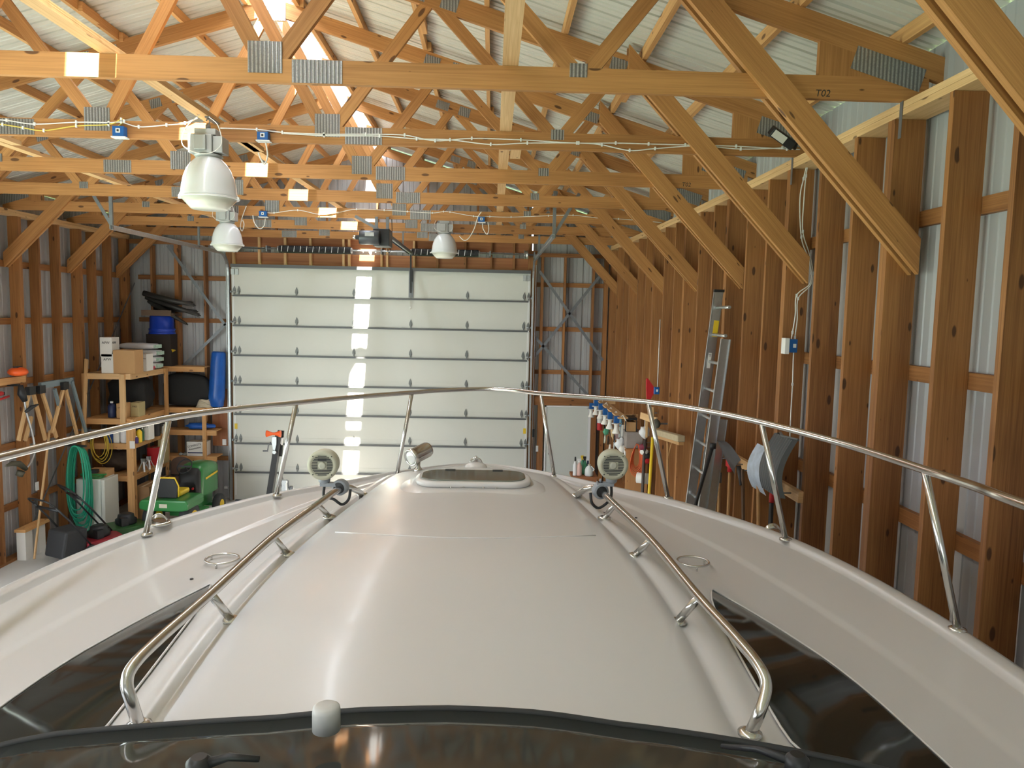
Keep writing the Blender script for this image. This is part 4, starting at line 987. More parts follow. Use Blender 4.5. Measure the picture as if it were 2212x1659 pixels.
# ---- garage door opener
rx = -1.46
m0 = P(790, 497, Y=10.35)
r = empty('door_opener', m0, 'black motorised door opener hanging from the trusses with its long rail', 'door opener')
zr = 4.56
m = MB(); m.box(rx-0.16, rx+0.06, 10.30, 10.62, zr-0.17, zr+0.06); m.make('gear_housing', plain('opener_black', (0.03, 0.032, 0.036), 0.35), r, bevel=0.008)
m = MB(); m.lathe([(0.03, -0.20), (0.03, -0.16), (0.088, -0.155), (0.095, -0.14), (0.095, 0.10), (0.088, 0.115)], (rx-0.17, 10.22, zr-0.07), (1, 0, 0), 26); mo = m.make('motor', plain('motor_dark', (0.07, 0.075, 0.085), 0.35, 0.4), r)
m = MB(); m.box(rx-0.24, rx-0.12, 10.124, 10.128, zr-0.06, zr-0.01); m.make('rating_plate', GALV, mo)
m = MB(); m.lathe([(0.02, -0.245), (0.026, -0.24), (0.026, -0.205), (0.018, -0.20)], (rx-0.17, 10.22, zr-0.07), (1, 0, 0), 14); m.make('shaft_end', STEEL, mo)
m = MB(); m.box(rx-0.04, rx+0.04, 10.6, YE-0.14, zr+0.0, zr+0.012); m.box(rx-0.04, rx-0.033, 10.6, YE-0.14, zr-0.03, zr); m.box(rx+0.033, rx+0.04, 10.6, YE-0.14, zr-0.03, zr); m.make('rail', GALVD, r)
m = MB(); m.box(rx-0.012, rx+0.012, 10.62, YE-0.15, zr-0.022, zr-0.006); m.make('chain', GALV, r)
for xa in (rx-0.13, rx+0.02):
    m = MB(); m.box(xa-0.02, xa+0.02, 10.40, 10.425, zr+0.05, ZP+0.02); m.make('hanger', GALVD, r)
m = MB(); m.bar((rx-0.42, 10.41, ZP+0.02), (rx-0.10, 10.41, zr+0.06), 0.04, 0.006); m.make('hanger_brace', GALVD, r)
m = MB(); m.box(rx+0.03, rx+0.055, 12.0, 12.02, zr+0.01, ZP+0.02); m.make('hanger', GALVD, r)
m = MB(); m.bar((rx, YE-0.16, zr), (rx+0.0, YE-0.13, DZ-0.42), 0.03, 0.008, up=(1, 0, 0)); m.bar((rx+0.02, YE-0.15, DZ+0.0), (rx+0.02, YE-0.14, DZ-0.22), 0.03, 0.008, up=(1, 0, 0)); m.make('door_arm', BLACK, r)
m = MB(); m.tube(smooth_path([P(*q, Y=10.7) for q in ((845, 453), (847, 500), (846, 530), (840, 546), (834, 530), (825, 512), (815, 505))], 8), 0.005, 6); m.make('power_cord', BLACK, r)

# ---- winch stand beyond the bow
q = P(592, 1000, Y=12.3)
r = empty('winch_stand', (q.x, 12.3, 0), 'black trailer winch post with orange roller standing before the big door', 'winch stand')
tp = P(603, 935, Y=12.3); bt = P(582, 1075, Y=12.3); dn = (bt-tp).normalized(); b0 = bt+dn*((bt.z-0.05)/(-dn.z))
m = MB(); m.bar(tp+V((0, 0, -0.02)), b0, 0.13, 0.09, up=(0, 1, 0)); m.bar(P(607, 930, Y=12.36), P(603, 985, Y=12.36), 0.04, 0.10, up=(0, 1, 0)); m.bar(P(604, 1020, Y=12.32), P(618, 1075, Y=12.32), 0.05, 0.05, up=(0, 1, 0)); m.make('post', BLACK, r)
m = MB(); cr_ = P(591, 937, Y=12.2); m.lathe([(0.055, -0.115), (0.052, -0.10), (0.022, -0.02), (0.022, 0.02), (0.052, 0.10), (0.055, 0.115)], cr_, (1, 0, 0), 20); m.make('bow_roller', ORANGE, r)
m = MB(); m.prism([P(x, y, Y=12.2) for x, y in ((588, 944), (597, 944), (597, 960), (594, 972), (590, 972), (587, 958))], (0, 0.03, 0)); m.lathe([(0.03, 0), (0.03, 0.03)], P(592, 977, Y=12.18), (0, 1, 0), 14); m.make('winch_hook', GALV, r)
m = MB(); m.prism([P(x, y, Y=12.28) for x, y in ((600, 948), (611, 946), (609, 962), (603, 956))], (0, 0.05, 0)); m.make('winch_plate', WHITE, r)
m = MB(); m.tube([P(585, 955, Y=12.2), P(580, 962, Y=12.2), P(578, 975, Y=12.2)], 0.010, 8); m.tube([P(579, 974, Y=12.2), P(568, 974, Y=12.2)], 0.014, 8); m.make('crank_handle', GALVD, r)
m = MB(); m.box(b0.x-0.3, b0.x+0.5, 12.2, 12.4, 0.001, 0.08); m.make('foot_frame', BLACK, r)
q = P(614, 1062, Y=12.1); r = empty('trailer_jack', (q.x, 12.1, 0), 'silver trailer jack with crank right of the black winch post', 'jack')
m = MB(); m.box(q.x-0.033, q.x+0.033, 12.07, 12.13, 0.001, P(614, 1040, Y=12.1).z); m.box(q.x-0.04, q.x+0.045, 12.06, 12.14, P(614, 1043, Y=12.1).z, P(614, 1037, Y=12.1).z); m.make('tube', GALV, r)
m = MB(); m.tube([P(619, 1037, Y=12.05), P(622, 1038, Y=12.05), P(623, 1055, Y=12.05)], 0.010, 8); m.lathe([(0.05, -0.03), (0.05, 0.03)], P(630, 1056, Y=12.05), (1, 0, 0), 14); m.make('crank', GALVD, r)

# ================================================================ LEFT CORNER
# shelving along the left wall and across the corner
SX0, SX1, SY0, SY1 = -6.44, -5.70, 12.0, 13.30
shelfA = empty('shelf_unit', (SX0, SY0, 0), 'tall lumber shelf unit along the left wall stacked with boxes and bottles', 'shelf')
LV = [(2.44, W_PALE), (1.72, W_PURLIN), (1.32, W_PURLIN), (0.80, W_PURLIN)]
for z, mt in LV:
    m = MB(); m.box(SX0, SX1, SY0, SY0+0.038, z-0.09, z); m.box(SX1-0.038, SX1, SY0+0.04, SY1, z-0.09, z); m.box(SX0, SX1-0.04, SY0+0.04, SY1, z-0.018, z); m.make('shelf_board', mt, shelfA)
m = MB(); m.box(-5.86, -5.775, SY0-0.04, SY0-0.001, 1.66, 2.435); m.make('post', W_PALE, shelfA)
m = MB(); m.box(SX1+0.001, SX1+0.04, SY0-0.04, SY0+0.05, 0.0, 1.72); m.box(SX1-0.07, SX1, SY0-0.04, SY0-0.001, 0.0, 1.68); m.make('post', W_PURLIN, shelfA)
m = MB(); m.box(SX1+0.001, SX1+0.04, SY1-0.09, SY1, 0.0, 2.44); m.make('post', W_PURLIN, shelfA)
m = MB(); m.box(SX0, SX0+0.038, SY0-0.04, SY0-0.001, 0.0, 2.44); m.make('post', W_PURLIN, shelfA)
m = MB(); q = P(286, 961, Y=SY0-0.05); m.box(q.x-0.045, q.x+0.035, SY0-0.047, SY0-0.041, q.z-0.06, q.z+0.06); m.make('paper_note', CARDW, shelfA)
BX0, BX1, BY0, BY1 = -6.05, -4.86, 13.34, 13.66
shelfB = empty('shelf_unit', (BX0, BY0, 0), 'narrower lumber shelf unit across the corner beside the big door', 'shelf')
for z, x1 in ((2.47, -5.05), (1.74, BX1), (1.34, BX1), (0.87, BX1)):
    m = MB(); m.box(BX0, x1, BY0, BY0+0.038, z-0.09, z); m.box(BX0, x1, BY0+0.04, BY1, z-0.018, z); m.make('shelf_board', W_PURLIN, shelfB)
m = MB(); q = P(442, 900, Y=BY0).x; m.box(q-0.03, q+0.03, BY0-0.04, BY0-0.001, 0.0, 2.40 if False else 1.74); m.make('post', W_PURLIN, shelfB)
m = MB(); m.box(BX0, BX0+0.03, BY0-0.035, BY0-0.001, 0.0, 2.47); m.make('post', W_PURLIN, shelfB)

def carton(x0, x1, y0, y1, Y, dep, mat, lab, text=None, tsz=0.05, z0=None, name='cardboard_box', group=None, side_text=None):
    a = P(x0, y1, Y=Y); b = P(x1, y0, Y=Y); zb = z0 if z0 is not None else a.z
    r = empty(name, ((a.x+b.x)/2, Y, zb), lab, 'box', group)
    m = MB(); m.box(a.x, b.x, Y, Y+dep, zb+0.001, b.z); m.make('carton', mat, r, bevel=0.003)
    m = MB(); m.box(a.x+0.001, b.x-0.001, Y-0.0012, Y+0.03, b.z-0.0005, b.z+0.0012) if False else m.box((a.x+b.x)/2-0.02, (a.x+b.x)/2+0.02, Y-0.001, Y+dep+0.001, b.z, b.z+0.001); m.make('packing_tape', plain('packing_tape', (0.55, 0.42, 0.25), 0.3), r)
    if text: text_mesh(text, tsz, ((a.x+b.x)/2, Y-0.002, b.z-(b.z-zb)*0.28), (1, 0, 0), (0, 0, 1), INK, r)
    if side_text: text_mesh(side_text, tsz, (b.x+0.002, Y+dep*0.3, b.z-(b.z-zb)*0.28), (0, 1, 0), (0, 0, 1), INK, r)
    return r
zt = 2.442
carton(219, 245, 765, 800, 12.03, 0.24, CARDW, 'lower white carton with slanted black brand word at the left end of the top shelf', 'APW', 0.055, z0=zt)
carton(216, 241, 729, 764, 12.03, 0.24, CARDW, 'upper white carton stacked at the left end of the top shelf', 'APW', 0.055, z0=zt+0.262, side_text='APW')
carton(245, 290, 757, 802, 12.02, 0.30, CARD, 'plain brown cardboard box in front of the white cartons on the top shelf', None, z0=zt)
carton(305, 316, 765, 799, 12.55, 0.25, CARDW, 'slim white carton between brown box and plastic bags on the top shelf', 'APW', 0.035, z0=zt)
carton(350, 366, 762, 790, 13.36, 0.2, CARD, 'brown carton with a hand hole beside the blue tub crate on the corner shelf top', None, z0=2.472)
# bags of pellets
for k, (x0, x1, zc, lb) in enumerate(((-6.05, -5.70, 0.058, 'bottom'), (-6.10, -5.69, 0.168, 'second lowest'), (-6.10, -5.68, 0.278, 'second highest'), (-6.38, -5.72, 0.390, 'top'))):
    m = MB(); cx = (x0+x1)/2
    m.blob((cx, 13.08, zt+zc), ((x1-x0)/2+0.02, 0.17, 0.058), 20, 10, fn=lambda d: (1/max(abs(d.x)**4+abs(d.y)**4+abs(d.z)**4, 1e-4)**0.25)*0.9*(1+0.03*math.sin(9*d.x+3*d.y)))
    b_ = empty('plastic_bag', (cx, 13.08, zt+zc), f'{lb} one of the filled white plastic bags piled on the top shelf', 'bag', 'filled plastic bags on the top shelf')
    m.make('bag', BAG, b_)
    m = MB(); m.box(x1-0.035, x1-0.005+0.012, 12.97, 13.19, zt+zc-0.03, zt+zc+0.03); m.make('bag_print', plain('bag_green_white', (0.45, 0.62, 0.52), 0.4, noise=0.5, scale=25), b_)
m = MB(); m.blob((-5.76, 12.86, zt+0.035), (0.07, 0.06, 0.034), 14, 8, fn=lambda d: 1+0.15*math.sin(7*d.x+5*d.z)); obj1(m, 'red_bag', plain('crinkled_red', (0.45, 0.03, 0.06), 0.4, noise=0.6, scale=30), 'small crumpled red packet in front of the plastic bags', 'packet')
m = MB(); c0 = P(363, 759, Y=13.45)
for k in range(5): m.tube([c0+V((0.08*math.cos(a)+0.01*k, 0.08*math.sin(a), 0.012*k+0.01*math.sin(2*a+k)-0.02)) for a in [2*math.pi*j/16 for j in range(16)]], 0.008, 6, closed=True)
obj1(m, 'tie_down_strap', YELLOW, 'yellow tie-down strap heaped on the carton with a hand hole', 'strap')
# second shelf
z2 = 1.722
carton(252, 268, 872, 905, 12.05, 0.22, CARD, 'left brown carton on the second shelf', 'LINER', 0.03, z0=z2)
carton(283, 300, 870, 908, 12.25, 0.22, plain('khaki_cardboard', (0.42, 0.34, 0.17), 0.8), 'right khaki carton on the second shelf', 'PAD', 0.04, z0=z2)
def lidded(name, px, py0, py1, Y, rad, mat, capmat, lab, cat, z0, capr=None, group=None, prof=None):
    q = P(px, py1, Y=Y); t = P(px, py0, Y=Y); h = max(0.05, t.z-z0)
    r = empty(name, (q.x, Y+rad, z0), lab, cat, group); c = V((q.x, Y+rad, z0+0.001))
    m = MB(); pr = prof or [(rad*0.92, 0), (rad, 0.01), (rad, h*0.68), (rad*0.75, h*0.80), (rad*0.35, h*0.86), (rad*0.33, h*0.90)]
    m.lathe(pr, c, n=18); m.make('body', mat, r)
    m = MB(); m.lathe([((capr or rad*0.4), h*0.90), ((capr or rad*0.4), h), ((capr or rad*0.4)*0.8, h+0.003)], c, n=14); m.make('cap', capmat, r)
    return r
NAVY = plain('navy_plastic', (0.02, 0.03, 0.09), 0.4)
lidded('motor_oil_bottle', 238, 868, 903, 12.08, 0.06, NAVY, WHITE, 'dark navy bottle at the left of the second shelf', 'bottle', z2)
# black cover heap behind the posts, standing on the second shelves
m = MB(); m.blob((-6.08, 12.84, 2.03), (0.32, 0.34, 0.30), 22, 12, fn=lambda d: 0.92/max(abs(d.x)**5+abs(d.y)**5+abs(d.z)**5, 1e-4)**0.2*(1+0.05*math.sin(5*d.x+4*d.y)+0.04*math.sin(8*d.z+3*d.x))); obj1(m, 'black_cover', plain('black_fabric', (0.012, 0.012, 0.013), 0.8), 'black folded cover filling the second shelf under the boxes', 'cover')
m = MB(); m.blob((-5.40, 13.52, 2.05), (0.46, 0.13, 0.32), 24, 12, fn=lambda d: (0.92/max(abs(d.x)**4+abs(d.y)**4+abs(d.z)**4, 1e-4)**0.25)*(1-0.25*max(0, d.x)*max(0, d.z))); obj1(m, 'black_bag', plain('black_fabric', (0.012, 0.012, 0.013), 0.8), 'bulky black bag on the corner shelf left of the rope bundle', 'bag')
rp = P(436, 868, Y=13.30); m = MB()
for k in range(8): m.tube([V((rp.x, 13.43, 1.752+0.018*k))+V(((0.14-0.008*k)*math.cos(a), 0.08*math.sin(a), 0.006*math.sin(3*a+k))) for a in [2*math.pi*j/20 for j in range(20)]], 0.011, 6, closed=True)
obj1(m, 'rope_bundle', plain('cream_rope', (0.58, 0.50, 0.38), 0.8), 'coil of cream rope on the corner shelf beside the blue roll', 'rope')
# blue tarp roll
q0, q1 = V((P(472, 872, Y=13.45).x-0.06, 13.50, 1.745)), V((P(481, 762, Y=13.5).x-0.09, 13.56, P(481, 760, Y=13.5).z))
pts = [q0+(q1-q0)*t for t in (0, 0.02, 0.2, 0.45, 0.7, 0.9, 0.97, 1.0)]
m = MB(); m.tube(pts, [0.10, 0.125, 0.14, 0.135, 0.13, 0.125, 0.12, 0.10], 22); obj1(m, 'blue_roll', TARP, 'tall roll wrapped in shiny blue plastic beside the big door', 'roll')
# third shelf: bottles
z3 = 1.322
carton(232, 243, 925, 953, 12.05, 0.2, plain('blue_carton', (0.02, 0.06, 0.25), 0.5), 'blue carton at the left of the bottle shelf', z0=z3)
carton(245, 256, 925, 955, 12.05, 0.2, CARDW, 'narrow white carton with thin line left of the big white jug', z0=z3)
lidded('white_jug', 266, 918, 955, 12.05, 0.068, BAG, WHITE, 'big rounded white jug on the bottle shelf', 'jug', z3)
lidded('white_canister', 276, 905, 950, 12.35, 0.05, CARDW, WHITE, 'white canister beside the shelf post on the bottle shelf', 'canister', z3)
lidded('oil_bottle', 298, 925, 950, 12.10, 0.045, YELLOW, BLACK, 'yellow oil bottle with black cap on the bottle shelf', 'bottle', z3)
lidded('small_jar', 293, 943, 954, 12.02, 0.03, plain('purple_jar', (0.06, 0.03, 0.14), 0.4), WHITE, 'little purple jar in front of the yellow oil bottle', 'jar', z3)
carton(311, 321, 912, 948, 12.35, 0.2, CARDW, 'upright white carton with black letter beside the yellow bottle', 'AV', 0.045, z0=z3)
lidded('green_bottle', 306, 925, 950, 12.25, 0.03, plain('dark_green_bottle', (0.03, 0.12, 0.05), 0.3), WHITE, 'slim dark green bottle right of the yellow bottle', 'bottle', z3)
lidded('spray_can', 326, 922, 942, 12.60, 0.03, plain('pale_can', (0.6, 0.66, 0.6), 0.4), WHITE, 'pale small can right of the upright white carton', 'can', z3)
lidded('black_canister', 333, 905, 938, 12.72, 0.07, BLACK, BLACK, 'large black canister on the bottle shelf', 'canister', z3)
lidded('spray_bottle', 341, 914, 937, 12.85, 0.03, plain('lime_label', (0.62, 0.68, 0.05), 0.4), INK, 'spray bottle with lime yellow label beside the black canister', 'bottle', z3)
lidded('white_spray_bottle', 352, 918, 935, 13.0, 0.045, BAG, WHITE, 'white spray bottle at the right end of the bottle shelf', 'bottle', z3)
# fourth shelf
z4 = 0.802
m = MB(); m.blob((-6.1, 12.36, 0.99), (0.28, 0.20, 0.17), 18, 10, fn=lambda d: 1+0.12*math.sin(6*d.x+5*d.z)+0.06*math.sin(11*d.y)); obj1(m, 'dark_bundle', plain('dark_brown_cloth', (0.06, 0.04, 0.03), 0.85, noise=0.4, scale=12), 'dark brown crumpled cloth bundle on the lowest shelf', 'bundle')
carton(318, 345, 968, 1000, 12.85, 0.25, REDP, 'red tool box on the lowest shelf behind the steel jack stands', z0=z4, name='red_tool_box')
for k, (px, Y) in enumerate(((306, 12.30), (318, 12.50))):
    q = P(px, 1000, Y=Y); m = MB(); c = V((q.x, Y+0.06, z4+0.001))
    for a in range(4):
        d_ = V((math.cos(a*1.57+0.6), math.sin(a*1.57+0.6), 0)); m.bar(c+d_*0.09, c+d_*0.02+V((0, 0, 0.16)), 0.025, 0.012, up=(-d_.y, d_.x, 0))
    m.box(c.x-0.03, c.x+0.03, c.y-0.02, c.y+0.02, c.z+0.15, c.z+0.21); obj1(m, 'jack_stand', GALV, f"{'left' if k == 0 else 'right'} one of two steel jack stands on the lowest shelf", 'jack stand')
carton(342, 354, 950, 1000, 12.98, 0.2, plain('khaki_cardboard', (0.42, 0.34, 0.17), 0.8), 'khaki carton at the far end of the lowest shelf', z0=z4)
carton(340, 350, 955, 966, 12.78, 0.06, plain('green_white', (0.25, 0.5, 0.38), 0.5), 'small green and white packet on the red tool box', z0=P(340, 967, Y=12.85).z, name='packet') if False else None
# boxes under the shelf on the floor
carton(293, 322, 1052, 1125, 12.12, 0.45, plain('printed_cardboard', (0.30, 0.17, 0.08), 0.8, noise=0.25, scale=9), 'printed brown carton on the floor under the left shelf', z0=0.0)
carton(324, 346, 1040, 1112, 12.65, 0.45, plain('printed_cardboard', (0.30, 0.17, 0.08), 0.8, noise=0.25, scale=9), 'second brown carton on the floor under the far end of the left shelf', z0=0.0)
# things on the corner shelf
m = MB(); m.blob((P(428, 912, Y=13.4).x, 13.46, 1.342+0.06), (0.27, 0.10, 0.06), 22, 9, fn=lambda d: 1+0.15*math.sin(9*d.x+2*d.y)); obj1(m, 'folded_tarp', TARP, 'folded bright blue tarp on the corner shelf', 'tarp')
r = carton(404, 445, 955, 990, 13.36, 0.22, CARDW, 'white carton with slanted black words and a blue stripe on the corner shelf', None, z0=0.872)
q = P(422, 965, Y=13.355); text_mesh('COMPLETE', 0.05, (q.x-0.02, 13.357, q.z+0.02), (1, 0, 0.25), (-0.25, 0, 1), INK, r); text_mesh('Automotive', 0.045, (q.x-0.01, 13.357, q.z-0.03), (1, 0, 0.25), (-0.25, 0, 1), INK, r)
m = MB(); q2 = P(424, 978, Y=13.357); m.box(q2.x-0.15, q2.x+0.14, 13.355, 13.358, q2.z-0.012, q2.z+0.010); m.make('blue_stripe', NAVY, r)
for k, px in enumerate((389, 398)):
    lidded('glass_jar', px, 978, 990, 13.38, 0.035, plain('jar_glass', (0.35, 0.36, 0.35), 0.15), GALV, f"{'left' if k == 0 else 'right'} one of two glass jars beside the striped white carton", 'jar', 0.872)
# blue barrel tub on a dark crate, with poles on top
bx_, by_ = -5.83, 13.49
m = MB(); m.box(bx_-0.22, bx_+0.20, by_-0.14, by_+0.15, 2.472, 3.03); obj1(m, 'dark_crate', plain('dark_crate', (0.035, 0.025, 0.02), 0.8), 'dark brown crate under the blue tub', 'crate')
m = MB(); m.lathe([(0.215, 3.032), (0.222, 3.04), (0.222, 3.06), (0.212, 3.065), (0.212, 3.10), (0.222, 3.105), (0.220, 3.125), (0.203, 3.135), (0.196, 3.33), (0.19, 3.35)], (bx_, by_, 0), n=34); obj1(m, 'blue_tub', plain('blue_tub', (0.012, 0.05, 0.42), 0.35), 'upturned bright blue plastic tub high in the left corner', 'tub')
m = MB(); m.box(bx_-0.25, bx_+0.26, by_-0.22, by_+0.2, 3.352, 3.40); m.box(bx_-0.25, bx_+0.26, by_-0.24, by_-0.221, 3.352, 3.45); obj1(m, 'wood_tray', plain('dusty_board', (0.14, 0.09, 0.06), 0.7), 'dusty wooden tray lying on the blue tub', 'tray')
tips = ((-5.20, 3.55, 0.03), (-5.14, 3.38, 0.032), (-5.38, 3.22, 0.022), (-5.30, 3.60, 0.022), (-5.24, 3.44, 0.03))
for k, (x, z, rr_) in enumerate(tips):
    a = V((bx_-0.24+0.02*k, by_-0.16+0.06*k, 3.74-0.06*k)); b = V((x, by_-0.16+0.05*k, z))
    m = MB(); m.tube([a, (a+b)/2+V((0, 0, -0.01)), b], [0.05, 0.045, rr_], 8); m.lathe([(0.012, 0), (0.012, 0.03)], b, (b-a), 8)
    obj1(m, 'black_pole', plain('black_vinyl', (0.03, 0.028, 0.026), 0.35), ['topmost', 'longest', 'lowest', 'shortest', 'middle'][k]+' black vinyl-wrapped pole lying on the wooden tray', 'pole', 'poles on the wooden tray')
# strap along the left wall
a, b = P(291, 611, X=XL+0.004), P(29, 1232, X=XL+0.004); m = MB(); m.bar(a, b, 0.03, 0.003, up=(0, 0, 1)); 
obj1(m, 'brace_strap', GALVD, 'long thin steel strap falling diagonally down the left wall', 'strap')

# fridge
fx0, fx1, fy0, fy1 = -6.30, -5.90, 11.45, 11.88
r = empty('mini_fridge', ((fx0+fx1)/2, fy0, 0), 'white mini fridge standing by the left wall below the shelves', 'fridge')
m = MB(); m.box(fx0, fx1-0.03, fy0, fy1, 0.02, 0.86); m.make('cabinet', plain('fridge_white', (0.68, 0.70, 0.66), 0.3), r, bevel=0.006)
m = MB(); m.box(fx1-0.025, fx1+0.03, fy0-0.005, fy1, 0.04, 0.855); m.make('door', plain('fridge_white', (0.68, 0.70, 0.66), 0.3), r, bevel=0.01)
m = MB(); [m.box(x, x+0.03, y, y+0.03, 0.0, 0.019) for x in (fx0+0.02, fx1-0.07) for y in (fy0+0.02, fy1-0.05)]; m.make('foot', BLACK, r)
m = MB(); m.box(fx0+0.06, fx1-0.03, fy0+0.18, fy1, 0.862, 0.96); obj1(m, 'cardboard_box', CARD, 'flat cardboard box lying on the mini fridge', 'box')
m = MB(); c = V((-6.10, fy0+0.13, 0.875))
for k in range(5): m.tube([c+V(((0.15+0.01*k)*math.cos(a), 0.10*math.sin(a), 0.012*k+0.012*math.sin(2*a+k))) for a in [2*math.pi*j/20 for j in range(20)]], 0.008, 6, closed=True)
obj1(m, 'extension_lead', plain('green_cord', (0.03, 0.22, 0.05), 0.4), 'tangle of green extension cord on the mini fridge', 'cord')
m = MB(); m.box(-6.17, -6.03, fy0+0.07, fy0+0.17, 0.94, 0.99); obj1(m, 'power_tool', BLACK, 'black power tool lying in the green cord', 'tool')

# hose coil
hc = V((-6.17, 11.30, 1.42))
r = empty('garden_hose', hc, 'long green garden hose coiled over a hook on the left wall', 'hose')
m = MB()
for k in range(11):
    w = 0.125+0.012*(k % 4)+random.uniform(-0.015, 0.015); L = 0.98+0.035*k+random.uniform(-0.04, 0.04)
    pts = []
    for j in range(28):
        a = 2*math.pi*j/28; x = w*math.sin(a)*(1.0-0.12*math.cos(a)); z = -L/2+L/2*math.cos(a)
        x = math.copysign(abs(x)**0.72*w**0.28, x)
        pts.append(hc+V((x+0.010*math.sin(k), -0.09+0.018*k, z-0.006*k)))
    m.tube(pts, 0.0115, 7, closed=True)
m.make('hose', HOSE, r)
m = MB(); m.bar((XL, 11.30, 1.43), (-6.05, 11.30, 1.40), 0.03, 0.05); m.make('hook', BLACK, r)
# yellow cord coil
yc = P(212, 930, Y=11.85); r = empty('extension_lead', yc, 'yellow extension cord hanging in loops left of the shelf', 'cord')
m = MB()
for k in range(5):
    w = 0.10+0.015*k; L = 0.42+0.03*k
    m.tube([V((yc.x+w*math.sin(a)+0.02*math.sin(k*2), 11.86+0.012*k, yc.z-L/2+L/2*math.cos(a))) for a in [2*math.pi*j/22 for j in range(22)]], 0.006, 6, closed=True)
m.make('cord', plain('yellow_cord', (0.55, 0.38, 0.04), 0.5), r)
m = MB(); m.bar((XL, 11.87, yc.z+0.0), (yc.x+0.02, 11.87, yc.z), 0.02, 0.02); m.make('hook', GALVD, r)

# ledge with the orange blower
lz = P(20, 822, X=-6.40).z
la, lb_ = P(-40, 816, X=-6.43), P(52, 822, X=-6.43)
m = MB(); m.box(XL+0.001, XL+0.09, 9.4, P(52, 822, X=-6.40).y, lz-0.05, lz+0.04); obj1(m, 'wall_ledge', W_PURLIN, 'brown ledge board on the left wall carrying the orange blower', 'board')
q = P(43, 805, X=-6.30); r = empty('leaf_blower', q, 'glossy orange helmet-shaped blower housing on the wall ledge', 'blower')
zb_ = lz+0.041
m = MB(); m.blob((-6.33, q.y, zb_+0.068), (0.12, 0.115, 0.068), 24, 12, fn=lambda d: 1+0.10*max(0, d.y)-0.25*max(0, -d.z-0.3)); m.make('housing', ORANGE, r)
m = MB(); m.tube([(-6.33, q.y+0.08, zb_+0.11), (-6.33, q.y+0.16, zb_+0.08), (-6.33, q.y+0.14, zb_+0.02)], 0.014, 8); m.box(-6.36, -6.30, q.y-0.05, q.y+0.05, zb_+0.128, zb_+0.145); m.make('handle', BLACK, r)
# red-handled tool at the frame edge
m = MB(); m.tube([P(-20, 870, X=-6.36), P(19, 856, X=-6.36)], 0.016, 8); m.tube([P(-10, 852, X=-6.36), P(4, 850, X=-6.36)], 0.03, 8); o = obj1(m, 'red_hand_tool', REDP, 'red-handled tool hanging at the left picture edge', 'tool')
m = MB(); m.box(XL+0.001, -6.36, P(2, 850, X=-6.4).y-0.02, P(2, 850, X=-6.4).y+0.02, P(2, 850, X=-6.4).z-0.02, P(2, 850, X=-6.4).z+0.02); m.make('peg', BLACK, o)
# sawhorses hanging on the wall
def wbar(m, a, b, w=0.085, t=0.038, X=-6.38): m.bar(P(*a, X=X), P(*b, X=X), w, t, up=(0, 1, 0.3)); return m
GB = plain('blue_grey_paint', (0.20, 0.26, 0.29), 0.5)
def sawhorse(lab, beam, legs, brk, bm_mat, X):
    c = P(*beam[0], X=X); r = empty('sawhorse', c, lab, 'sawhorse', 'folded sawhorses against the left wall')
    m = MB(); wbar(m, *beam, 0.085, 0.05, X); m.make('beam', bm_mat, r)
    for i, (a, b, mt) in enumerate(legs): m = MB(); m.bar(P(*a, X=X+0.03), P(*b, X=X+0.03), 0.05, 0.03, up=(0, 1, 0)); m.make('leg', mt, r)
    for b in brk: q = P(*b, X=X+0.05); m = MB(); m.box(q.x-0.02, q.x+0.03, q.y-0.07, q.y+0.07, q.z-0.05, q.z+0.06); m.make('bracket', BLACK, r)
sawhorse('blue-grey and tan sawhorse hooked on the left wall beside the leaning board', ((86, 833), (155, 822)), [((155, 823), (186, 935), GB), ((118, 840), (128, 880), GB), ((136, 842), (112, 935), W_PALE), ((142, 842), (166, 938), W_PALE)], [(139, 834)], GB, -6.34)
sawhorse('tan sawhorse with black brackets hanging behind the string trimmer', ((58, 843), (95, 838)), [((62, 852), (40, 952), W_PALE), ((72, 850), (98, 950), W_PALE), ((90, 845), (122, 945), W_PALE), ((68, 900), (54, 952), W_PALE)], [(66, 845), (88, 842)], BLACK, -6.38)
m = MB(); m.bar(P(187, 776, X=-6.40), P(178, 1000, X=-6.30), 0.085, 0.02, up=(0, 1, 0)); obj1(m, 'leaning_board', W_PALE, 'pale board leaning upright on the left wall behind the green hose', 'board')
a = P(107, 930, X=-6.38); b = P(88, 1090, X=-6.30); b2 = a+(b-a)*((a.z-0.01)/(a.z-b.z)); m = MB(); m.bar(a, b2, 0.022, 0.022, up=(0, 1, 0)); obj1(m, 'wooden_stake', W_PALE, 'thin wooden stake leaning on the left wall above the black mower', 'stake')
